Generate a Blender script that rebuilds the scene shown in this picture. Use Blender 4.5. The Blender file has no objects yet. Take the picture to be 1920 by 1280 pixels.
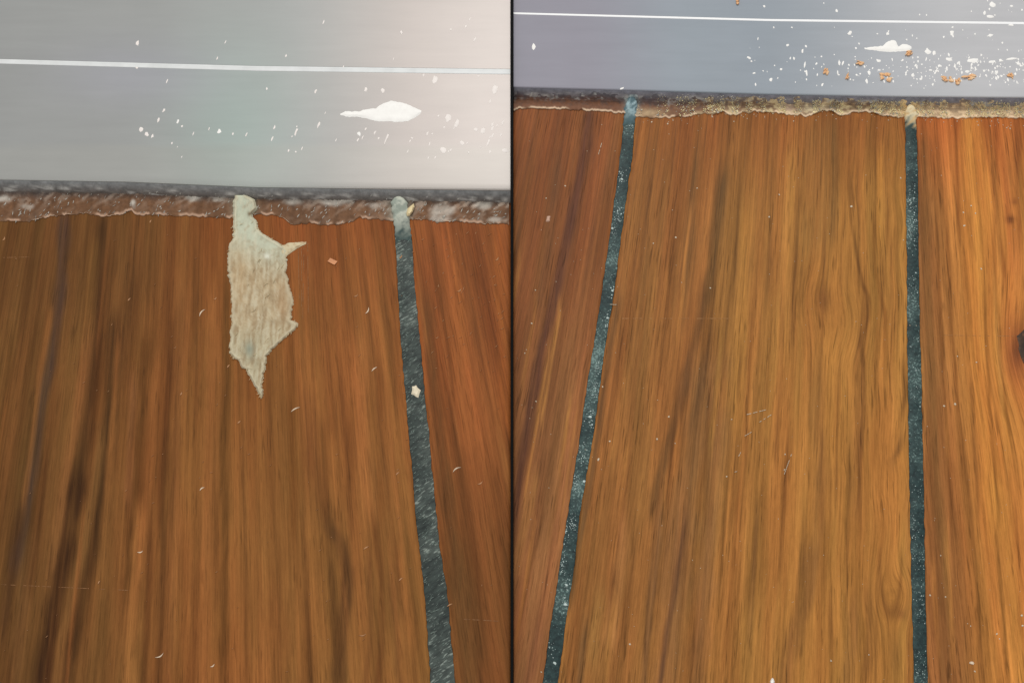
import bpy, math, random
import numpy as np
from mathutils import Vector, Matrix

random.seed(7)
rng = np.random.RandomState(11)
S = bpy.context.scene
C = S.collection

# ------------------------------------------------------------------ camera
F_PX = 1900.0
TH = math.atan2(3890.0, F_PX)              # look-down angle
DIST = 0.29
fw = np.array([0.0, math.cos(TH), -math.sin(TH)])
rt = np.array([1.0, 0.0, 0.0])
up = np.array([0.0, math.sin(TH), math.cos(TH)])
cam_pos = -fw * DIST
cd = bpy.data.cameras.new('camera')
cd.sensor_width = 36.0
cd.lens = 36.0 * F_PX / 1920.0
cd.clip_start = 0.01
cd.clip_end = 50.0
cam = bpy.data.objects.new('camera', cd)
cam.location = cam_pos.tolist()
cam.rotation_euler = (math.pi / 2 - TH, 0, 0)
C.objects.link(cam)
S.camera = cam

# ------------------------------------------------------------------ light
S.view_settings.view_transform = 'Standard'
S.view_settings.look = 'None'
S.view_settings.exposure = 0.0
S.view_settings.gamma = 1.0
W = bpy.data.worlds.new('World')
S.world = W
W.use_nodes = True
W.node_tree.nodes['Background'].inputs[0].default_value = (0.98, 0.99, 1.0, 1)
W.node_tree.nodes['Background'].inputs[1].default_value = 0.44


def area(name, loc, aim, sx, sy, power, col, spread=180):
    l = bpy.data.lights.new(name, 'AREA')
    l.shape = 'RECTANGLE'
    l.size = sx
    l.size_y = sy
    l.energy = power
    l.color = col
    l.spread = math.radians(spread)
    o = bpy.data.objects.new(name, l)
    o.location = loc
    d = Vector(aim) - Vector(loc)
    o.rotation_euler = d.to_track_quat('-Z', 'Y').to_euler()
    C.objects.link(o)
    return o


area('back_key_light', (0.08, 1.15, 1.35), (0.0, 0, 0), 0.5, 0.6, 16.0, (1.0, 0.98, 0.95))  # unseen lamp added behind the sills to give them a bright reflection
area('front_fill', (-0.35, -0.75, 1.1), (0, 0.03, 0), 0.6, 0.4, 5.0, (1.0, 0.97, 0.93))  # fill lamp added out of view to lighten the shaded sill lips


# ------------------------------------------------------------------ helpers
def P(x, y, z=0.0):
    """points of the photograph's pixel grid laid onto the level plane z"""
    x = np.asarray(x, float)
    y = np.asarray(y, float)
    z = np.broadcast_to(np.asarray(z, float), np.broadcast(x, y).shape)
    a = (x - 960) / F_PX
    b = (640 - y) / F_PX
    d = fw + a[..., None] * rt + b[..., None] * up
    t = (z - cam_pos[2]) / d[..., 2]
    return cam_pos + d * t[..., None]


def lin(c):
    c = np.asarray(c, float) / 255.0
    return np.where(c <= 0.04045, c / 12.92, ((c + 0.055) / 1.055) ** 2.4)


def sm(a, b, x):
    t = np.clip((x - a) / (b - a), 0, 1)
    return t * t * (3 - 2 * t)


class Noise:
    def __init__(self, seed):
        self.g = np.random.RandomState(seed).rand(256, 256)

    def __call__(self, u, v):
        iu = np.floor(u).astype(int)
        iv = np.floor(v).astype(int)
        fu = u - iu
        fv = v - iv
        fu = fu * fu * (3 - 2 * fu)
        fv = fv * fv * (3 - 2 * fv)
        g = self.g
        a = g[iu % 256, iv % 256]
        b = g[(iu + 1) % 256, iv % 256]
        c = g[iu % 256, (iv + 1) % 256]
        d = g[(iu + 1) % 256, (iv + 1) % 256]
        return (a * (1 - fu) + b * fu) * (1 - fv) + (c * (1 - fu) + d * fu) * fv


def fbm(n, u, v, o=3):
    s = 0
    a = 0.5
    t = 0
    for i in range(o):
        s = s + a * n(u * 2 ** i + 17 * i, v * 2 ** i + 5 * i)
        t += a
        a *= 0.5
    return s / t


def mesh_np(name, verts, faces, mat, parent=None, smooth=True, attrs=None):
    me = bpy.data.meshes.new(name)
    me.from_pydata(np.asarray(verts).reshape(-1, 3).tolist(), [], faces)
    me.update()
    if smooth:
        me.polygons.foreach_set('use_smooth', [True] * len(me.polygons))
    if attrs:
        for k, arr in attrs.items():
            a = me.attributes.new(k, 'FLOAT_VECTOR', 'POINT')
            a.data.foreach_set('vector', np.asarray(arr, np.float32).ravel())
    me.materials.append(mat)
    o = bpy.data.objects.new(name, me)
    C.objects.link(o)
    if parent is not None:
        o.parent = parent
    return o


def empty(name, loc=(0, 0, 0)):
    o = bpy.data.objects.new(name, None)
    o.empty_display_size = 0.01
    o.location = loc
    C.objects.link(o)
    return o


def tag(o, label=None, cat=None, group=None, kind=None):
    for k, v in (('label', label), ('category', cat), ('group', group), ('kind', kind)):
        if v:
            o[k] = v
    return o


def grid_faces(nr, nc, off=0):
    f = []
    for r in range(nr - 1):
        for c in range(nc - 1):
            a = off + r * nc + c
            f.append((a, a + nc, a + nc + 1, a + 1))
    return f


def slab(name, top, depth, mat, parent, attrs=None, smooth=True):
    """grid of top points (nr,nc,3) closed down to a lower level, its own thickness"""
    nr, nc = top.shape[:2]
    V = top.reshape(-1, 3)
    faces = grid_faces(nr, nc)
    ring = [c for c in range(nc)] + [r * nc + nc - 1 for r in range(1, nr)] + \
           [(nr - 1) * nc + c for c in range(nc - 2, -1, -1)] + [r * nc for r in range(nr - 2, 0, -1)]
    low = V[ring].copy()
    low[:, 2] = depth
    n0 = len(V)
    m = len(ring)
    # a second ring on the rim keeps the top normals clean
    V2 = np.vstack([V, V[ring], low])
    for i in range(m):
        j = (i + 1) % m
        faces.append((n0 + i, n0 + j, n0 + m + j, n0 + m + i))
    at = None
    if attrs:
        at = {}
        for k, a in attrs.items():
            a = np.asarray(a).reshape(-1, 3)
            at[k] = np.vstack([a, a[ring], a[ring]])
    return mesh_np(name, V2, faces, mat, parent, smooth, at)


# ------------------------------------------------------------------ materials
def newmat(name):
    m = bpy.data.materials.new(name)
    m.use_nodes = True
    nt = m.node_tree
    return m, nt, nt.nodes['Principled BSDF']


def nd(nt, t, **kw):
    n = nt.nodes.new(t)
    for k, v in kw.items():
        setattr(n, k, v)
    return n


def math_n(nt, op, a, b=None, c=None, clamp=False):
    n = nt.nodes.new('ShaderNodeMath')
    n.operation = op
    n.use_clamp = clamp
    for i, v in enumerate((a, b, c)):
        if v is None:
            continue
        if isinstance(v, (int, float)):
            n.inputs[i].default_value = v
        else:
            nt.links.new(v, n.inputs[i])
    return n.outputs[0]


def noise_n(nt, vec, scale, detail=2.0, rough=0.5):
    n = nt.nodes.new('ShaderNodeTexNoise')
    n.inputs['Scale'].default_value = scale
    n.inputs['Detail'].default_value = detail
    n.inputs['Roughness'].default_value = rough
    if vec is not None:
        nt.links.new(vec, n.inputs['Vector'])
    return n.outputs['Fac']


def vscale(nt, vec, s):
    n = nt.nodes.new('ShaderNodeVectorMath')
    n.operation = 'MULTIPLY'
    nt.links.new(vec, n.inputs[0])
    n.inputs[1].default_value = s
    return n.outputs[0]


def maprange(nt, v, a, b, c, d):
    n = nt.nodes.new('ShaderNodeMapRange')
    nt.links.new(v, n.inputs[0])
    for i, k in enumerate((a, b, c, d)):
        n.inputs[i + 1].default_value = k
    return n.outputs[0]


def scale_color(nt, col, fac):
    n = nt.nodes.new('ShaderNodeVectorMath')
    n.operation = 'SCALE'
    nt.links.new(col, n.inputs[0])
    nt.links.new(fac, n.inputs['Scale'])
    return n.outputs[0]


def mixc(nt, fac, a, b):
    n = nt.nodes.new('ShaderNodeMix')
    n.data_type = 'RGBA'
    if isinstance(fac, (int, float)):
        n.inputs[0].default_value = fac
    else:
        nt.links.new(fac, n.inputs[0])
    for i, v in ((6, a), (7, b)):
        if isinstance(v, tuple):
            n.inputs[i].default_value = v
        else:
            nt.links.new(v, n.inputs[i])
    return n.outputs[2]


def wood_mat(name, fine, pore, rough):
    """grain runs in the 'grain' attribute (across mm, along mm, board number)"""
    m, nt, b = newmat(name)
    g = nd(nt, 'ShaderNodeAttribute', attribute_name='grain').outputs['Vector']
    col = nd(nt, 'ShaderNodeAttribute', attribute_name='tone').outputs['Color']
    n1 = noise_n(nt, vscale(nt, g, (0.75, 0.016, 1)), 1.0, 6.0, 0.78)
    n2 = noise_n(nt, vscale(nt, g, (2.0, 0.035, 1)), 1.0, 4.0, 0.8)
    n3 = noise_n(nt, vscale(nt, g, (2.4, 0.10, 1)), 1.0, 2.0, 0.5)
    n8 = noise_n(nt, vscale(nt, g, (3.4, 0.35, 1)), 1.0, 3.0, 0.7)
    n4 = noise_n(nt, vscale(nt, g, (0.10, 0.05, 1)), 1.0, 3.0, 0.5)
    n5 = noise_n(nt, vscale(nt, g, (6.0, 5.0, 1)), 1.0, 2.0, 0.6)
    f = math_n(nt, 'MULTIPLY_ADD', math_n(nt, 'SUBTRACT', n1, 0.5), fine * 2.6, 1.0)
    f = math_n(nt, 'MULTIPLY_ADD', math_n(nt, 'SUBTRACT', n2, 0.5), fine * 2.1, f)
    f = math_n(nt, 'MULTIPLY_ADD', math_n(nt, 'SUBTRACT', n4, 0.5), 0.28, f)
    f = math_n(nt, 'MULTIPLY_ADD', math_n(nt, 'SUBTRACT', n5, 0.5), 0.22, f)
    f = math_n(nt, 'MULTIPLY_ADD', math_n(nt, 'SUBTRACT', n8, 0.5), fine * 0.9, f)
    gate = maprange(nt, n4, 0.42, 0.6, 0.25, 1.0)
    po = math_n(nt, 'MULTIPLY', maprange(nt, n3, 0.58, 0.66, 0.0, 1.0), gate)
    f = math_n(nt, 'MULTIPLY', f, math_n(nt, 'MULTIPLY_ADD', po, -pore, 1.0))
    c = scale_color(nt, col, f)
    # slow drift between redder and yellower wood
    n6 = noise_n(nt, vscale(nt, g, (0.16, 0.012, 1)), 1.0, 3.0, 0.55)
    red = nd(nt, 'ShaderNodeVectorMath', operation='MULTIPLY')
    nt.links.new(c, red.inputs[0])
    red.inputs[1].default_value = (1.04, 0.95, 0.89)
    yel = nd(nt, 'ShaderNodeVectorMath', operation='MULTIPLY')
    nt.links.new(c, yel.inputs[0])
    yel.inputs[1].default_value = (0.99, 1.05, 0.97)
    c = mixc(nt, maprange(nt, n6, 0.35, 0.65, 0, 1), red.outputs[0], yel.outputs[0])
    nt.links.new(c, b.inputs['Base Color'])
    b.inputs['Specular IOR Level'].default_value = 0.06
    nt.links.new(maprange(nt, n2, 0.3, 0.7, rough - 0.06, rough + 0.08), b.inputs['Roughness'])
    bp = nd(nt, 'ShaderNodeBump')
    bp.inputs['Strength'].default_value = 0.35
    bp.inputs['Distance'].default_value = 0.00012
    h = math_n(nt, 'SUBTRACT', n2, math_n(nt, 'MULTIPLY', po, 0.6))
    nt.links.new(h, bp.inputs['Height'])
    nt.links.new(bp.outputs[0], b.inputs['Normal'])
    return m


def speckle_mat(name, dark, mid, pale, amount, rough=0.6, stretch=(1, 1, 1), sc=900, bump=0.0002):
    m, nt, b = newmat(name)
    co = nd(nt, 'ShaderNodeTexCoord').outputs['Object']
    rot = nd(nt, 'ShaderNodeVectorRotate')
    rot.rotation_type = 'Z_AXIS'
    rot.inputs['Angle'].default_value = math.radians(-35)
    nt.links.new(co, rot.inputs['Vector'])
    v = vscale(nt, rot.outputs[0], stretch)
    a = noise_n(nt, v, sc, 4, 0.65)
    k = noise_n(nt, co, 60, 5, 0.65)
    sp = noise_n(nt, v, sc * 2.1, 2, 0.6)
    c = mixc(nt, maprange(nt, a, 0.35, 0.68, 0, 1), tuple(lin(dark)) + (1,), tuple(lin(mid)) + (1,))
    th = math_n(nt, 'MULTIPLY_ADD', math_n(nt, 'SUBTRACT', k, 0.5), 0.75, sp)
    c = mixc(nt, math_n(nt, 'MULTIPLY', maprange(nt, th, 0.58, 0.72, 0, 1), amount), c, tuple(lin(pale)) + (1,))
    c2 = mixc(nt, maprange(nt, k, 0.45, 0.75, 0, 0.26), c, tuple(lin(pale)) + (1,))
    nt.links.new(c2, b.inputs['Base Color'])
    b.inputs['Roughness'].default_value = rough
    b.inputs['Specular IOR Level'].default_value = 0.3
    bp = nd(nt, 'ShaderNodeBump')
    bp.inputs['Strength'].default_value = 0.6
    bp.inputs['Distance'].default_value = bump
    nt.links.new(a, bp.inputs['Height'])
    nt.links.new(bp.outputs[0], b.inputs['Normal'])
    return m


def attr_mat(name, rough, sc, amp, bump=0.0002, spec=0.3, metallic=0.0, stretch=(1, 1, 1), bstr=0.6):
    m, nt, b = newmat(name)
    co = vscale(nt, nd(nt, 'ShaderNodeTexCoord').outputs['Object'], stretch)
    col = nd(nt, 'ShaderNodeAttribute', attribute_name='tone').outputs['Color']
    a = noise_n(nt, co, sc, 4, 0.65)
    f = maprange(nt, a, 0.3, 0.7, 1 - amp, 1 + amp)
    nt.links.new(scale_color(nt, col, f), b.inputs['Base Color'])
    b.inputs['Roughness'].default_value = rough
    b.inputs['Specular IOR Level'].default_value = spec
    b.inputs['Metallic'].default_value = metallic
    bp = nd(nt, 'ShaderNodeBump')
    bp.inputs['Strength'].default_value = bstr
    bp.inputs['Distance'].default_value = bump
    nt.links.new(a, bp.inputs['Height'])
    nt.links.new(bp.outputs[0], b.inputs['Normal'])
    return m


def plain_mat(name, c, rough=0.6, amp=0.15, sc=700, metallic=0.0, bump=0.0001):
    m, nt, b = newmat(name)
    co = nd(nt, 'ShaderNodeTexCoord').outputs['Object']
    a = noise_n(nt, co, sc, 3, 0.6)
    cl = lin(c)
    c2 = mixc(nt, maprange(nt, a, 0.3, 0.7, 0, 1), tuple(cl * (1 - amp)) + (1,), tuple(np.minimum(cl * (1 + amp), 0.95)) + (1,))
    nt.links.new(c2, b.inputs['Base Color'])
    b.inputs['Roughness'].default_value = rough
    b.inputs['Metallic'].default_value = metallic
    b.inputs['Specular IOR Level'].default_value = 0.2
    bp = nd(nt, 'ShaderNodeBump')
    bp.inputs['Strength'].default_value = 0.5
    bp.inputs['Distance'].default_value = bump
    nt.links.new(a, bp.inputs['Height'])
    nt.links.new(bp.outputs[0], b.inputs['Normal'])
    return m


M_WOOD_L = wood_mat('brown_wood_soft', 0.46, 0.30, 0.50)
M_WOOD_R = wood_mat('golden_wood_sharp', 0.54, 0.44, 0.48)
M_CAULK_L = speckle_mat('dusty_grey_green_seam', (30, 37, 35), (62, 72, 67), (150, 160, 150), 0.7, stretch=(0.55, 2.0, 1), sc=420)
M_CAULK_R = speckle_mat('teal_black_seam', (20, 36, 37), (44, 66, 65), (132, 158, 151), 0.6, stretch=(1, 1, 1), sc=800)
M_METAL = attr_mat('satin_grey_aluminium', 0.40, 260, 0.03, 0.00003, 0.5, 0.16, (0.12, 1, 1), 0.25)
M_METAL_R = attr_mat('matt_blue_grey_aluminium', 0.6, 260, 0.03, 0.00003, 0.3, 0.08, (0.12, 1, 1), 0.25)
M_RIDGE = plain_mat('ridge_highlight', (218, 220, 219), 0.4, 0.06, 200, 0.0)  # highlight along the step, painted in as a pale base colour
M_RIDGE_R = plain_mat('ridge_highlight_r', (250, 250, 250), 0.4, 0.02, 200, 0.0)  # near-white base colour stands in for the thin ridge's highlight
M_LIP = attr_mat('dark_dirty_edge', 0.5, 700, 0.25, 0.0002)
M_GLUE = attr_mat('dirty_glue_film', 0.55, 800, 0.20, 0.0002, 0.12, 0.0, (1, 1, 1), 0.5)
M_PATCH = attr_mat('torn_fibrous_beige', 0.8, 420, 0.10, 0.00025, 0.2, 0.0, (1.3, 0.6, 1), 0.6)
M_PAINT = plain_mat('dried_white_paint', (246, 243, 238), 0.55, 0.04, 500)
M_THIN = plain_mat('thin_smeared_paint', (238, 230, 224), 0.6, 0.06, 500)
M_PALE = plain_mat('pale_fibre', (226, 205, 178), 0.6, 0.15)
M_DUST = plain_mat('pale_dust', (205, 190, 165), 0.8, 0.2)
M_DUSTG = plain_mat('chalky_dust', (190, 205, 200), 0.8, 0.2)
M_ORANGE = speckle_mat('orange_wood_crumb', (222, 166, 116), (236, 196, 148), (246, 232, 206), 0.8, 0.8, sc=520, bump=0.0001)
M_SAND = plain_mat('sandy_glue_grain', (232, 208, 162), 0.6, 0.35, 260)
M_SANDG = plain_mat('greyish_glue_grain', (176, 172, 162), 0.6, 0.35, 260)
M_EDGE = plain_mat('dried_glue_edge', (226, 196, 168), 0.4, 0.25, 300)
M_KNOT = speckle_mat('dark_knot', (34, 26, 18), (66, 48, 32), (112, 72, 44), 0.6, sc=350)
M_BLACK = plain_mat('matt_black', (6, 7, 8), 0.9, 0.2)
M_SUB = plain_mat('grey_subfloor', (110, 105, 98), 0.9, 0.2, 120)
M_TRAM = plain_mat('pale_scratch', (172, 124, 78), 0.5, 0.2)


# ------------------------------------------------------------------ wood tone fields
def streaks(X, Y, col, lst):
    for pts, w, amp, target in lst:
        ys = [p[1] for p in pts]
        xs = [p[0] for p in pts]
        xc = np.interp(Y, ys, xs)
        wob = (NW(Y / 38.0, np.full_like(Y, xs[0] * 0.37)) - 0.5) * w * 0.35
        ww = w * (0.75 + 0.6 * NW(Y / 55.0 + 9, np.full_like(Y, xs[0] * 0.71)))
        d = (X - xc - wob) / ww
        fade = sm(ys[0] - 50, ys[0] + 25, Y) * (1 - sm(ys[-1] - 25, ys[-1] + 50, Y))
        k = (amp * np.exp(-np.abs(d) ** 3) * fade)
        k = (k * (0.62 + 0.6 * NW(X / 4.0 + Y / 45.0, Y / 70.0)))[..., None]
        col = col * (1 - k) + lin(target) * k
    return col


NW = Noise(3)
NA, NB, NC_ = Noise(21), Noise(22), Noise(23)

DK = (66, 42, 24)
DKR = (92, 56, 34)
PUR = (88, 56, 44)
LT = (150, 98, 58)
ORG = (166, 104, 58)
GRY = (104, 78, 52)

L_STREAKS = [
    ([(121, 400), (118, 480), (112, 560), (102, 640), (86, 720), (72, 810), (60, 900), (48, 970), (30, 1060)], 11, .75, (76, 56, 46)),
    ([(190, 420), (186, 520), (180, 600), (174, 660), (165, 740), (155, 830), (144, 910)], 13, .75, DK),
    ([(144, 900), (131, 970), (117, 1060), (102, 1130), (88, 1200), (76, 1290)], 19, .95, (62, 38, 22)),
    ([(216, 600), (206, 780), (192, 900), (176, 1000), (160, 1080), (146, 1160), (132, 1230), (122, 1290)], 14, .85, (68, 44, 24)),
    ([(245, 520), (238, 600), (225, 700)], 12, .4, DK),
    ([(276, 640), (268, 760), (258, 860), (250, 960), (244, 1060), (240, 1150)], 9, .75, (80, 50, 24)),
    ([(325, 600), (320, 700), (312, 800), (304, 890), (298, 990)], 7, .6, (84, 50, 26)),
    ([(308, 990), (304, 1100), (300, 1200), (296, 1290)], 6, .55, (84, 52, 28)),
    ([(282, 990), (279, 1120), (270, 1290)], 7, .55, (88, 54, 28)),
    ([(424, 540), (425, 700), (418, 850), (422, 960), (421, 1060), (419, 1200), (416, 1290)], 9, .7, (92, 58, 28)),
    ([(395, 420), (392, 500), (388, 560)], 10, .3, (96, 52, 24)),
    ([(366, 1080), (362, 1200), (355, 1290)], 7, .5, (92, 52, 26)),
    ([(20, 640), (5, 800), (-8, 900)], 7, .5, (82, 52, 24)),
    ([(36, 960), (20, 1080), (4, 1180)], 10, .5, (74, 48, 30)),
    ([(168, 620), (150, 740), (137, 830), (122, 900), (106, 1000), (92, 1080)], 9, .6, (142, 94, 54)),
    ([(188, 820), (176, 920), (160, 1000), (146, 1080), (118, 1190), (104, 1290)], 9, .6, (132, 92, 52)),
    ([(262, 960), (256, 1060), (249, 1150), (244, 1290)], 12, .85, (156, 102, 56)),
    ([(250, 720), (246, 820), (240, 930)], 8, .45, (142, 92, 58)),
    ([(342, 560), (334, 760), (328, 900), (322, 1100), (314, 1290)], 10, .5, (146, 92, 52)),
    ([(400, 560), (396, 700), (391, 860), (386, 1100), (382, 1290)], 11, .55, (150, 94, 52)),
    ([(175, 460), (168, 560), (160, 640)], 12, .45, (130, 90, 48)),
    ([(60, 1010), (45, 1100), (28, 1290)], 12, .45, (118, 82, 48)),
    ([(345, 420), (340, 560), (334, 640)], 14, .4, (132, 84, 46)),
    # right of the patch
    ([(545, 640), (548, 760), (551, 900), (550, 990)], 8, .55, (108, 66, 30)),
    ([(578, 740), (585, 850), (600, 905), (606, 960)], 13, .5, (112, 64, 36)),
    ([(604, 800), (612, 880), (614, 960), (622, 1000)], 9, .5, (98, 58, 28)),
    ([(618, 985), (638, 1020), (650, 1070), (649, 1130), (642, 1180), (636, 1290)], 14, .85, (92, 60, 34)),
    ([(656, 780), (662, 860), (655, 910)], 10, .5, (104, 64, 32)),
    ([(712, 700), (708, 790), (712, 870), (716, 960)], 7, .45, (114, 66, 32)),
    ([(700, 960), (708, 1020), (716, 1090), (716, 1180), (708, 1290)], 6, .65, (102, 62, 32)),
    ([(690, 1040), (696, 1130), (692, 1220), (684, 1290)], 6, .55, (98, 62, 34)),
    ([(735, 1090), (742, 1200), (750, 1290)], 9, .45, (96, 60, 34)),
    ([(672, 640), (678, 760), (684, 860), (694, 960)], 13, .5, (174, 110, 62)),
    ([(622, 840), (626, 900), (628, 940)], 9, .5, (164, 108, 58)),
    ([(580, 960), (578, 1080), (575, 1180)], 18, .35, (160, 108, 58)),
    ([(750, 1040), (762, 1130), (772, 1200)], 9, .4, (166, 104, 56)),
    ([(520, 460), (522, 560), (524, 640)], 7, .45, (106, 62, 28)),
    # beyond the seam
    ([(800, 560), (815, 760), (835, 930), (858, 1080), (872, 1200), (882, 1300)], 13, .6, (96, 66, 38)),
    ([(870, 480), (884, 600), (905, 760)], 12, .4, (116, 70, 38)),
    ([(845, 740), (862, 880), (872, 980), (880, 1080), (890, 1160)], 6, .6, (104, 64, 34)),
    ([(915, 850), (926, 940), (936, 1020)], 9, .45, (112, 66, 34)),
    ([(862, 1040), (880, 1160), (900, 1290)], 16, .45, (92, 64, 36)),
    ([(930, 400), (936, 520), (944, 640), (950, 800)], 12, .5, (172, 98, 48)),
    ([(850, 460), (858, 560), (870, 660)], 10, .4, (152, 92, 48)),
]

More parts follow.
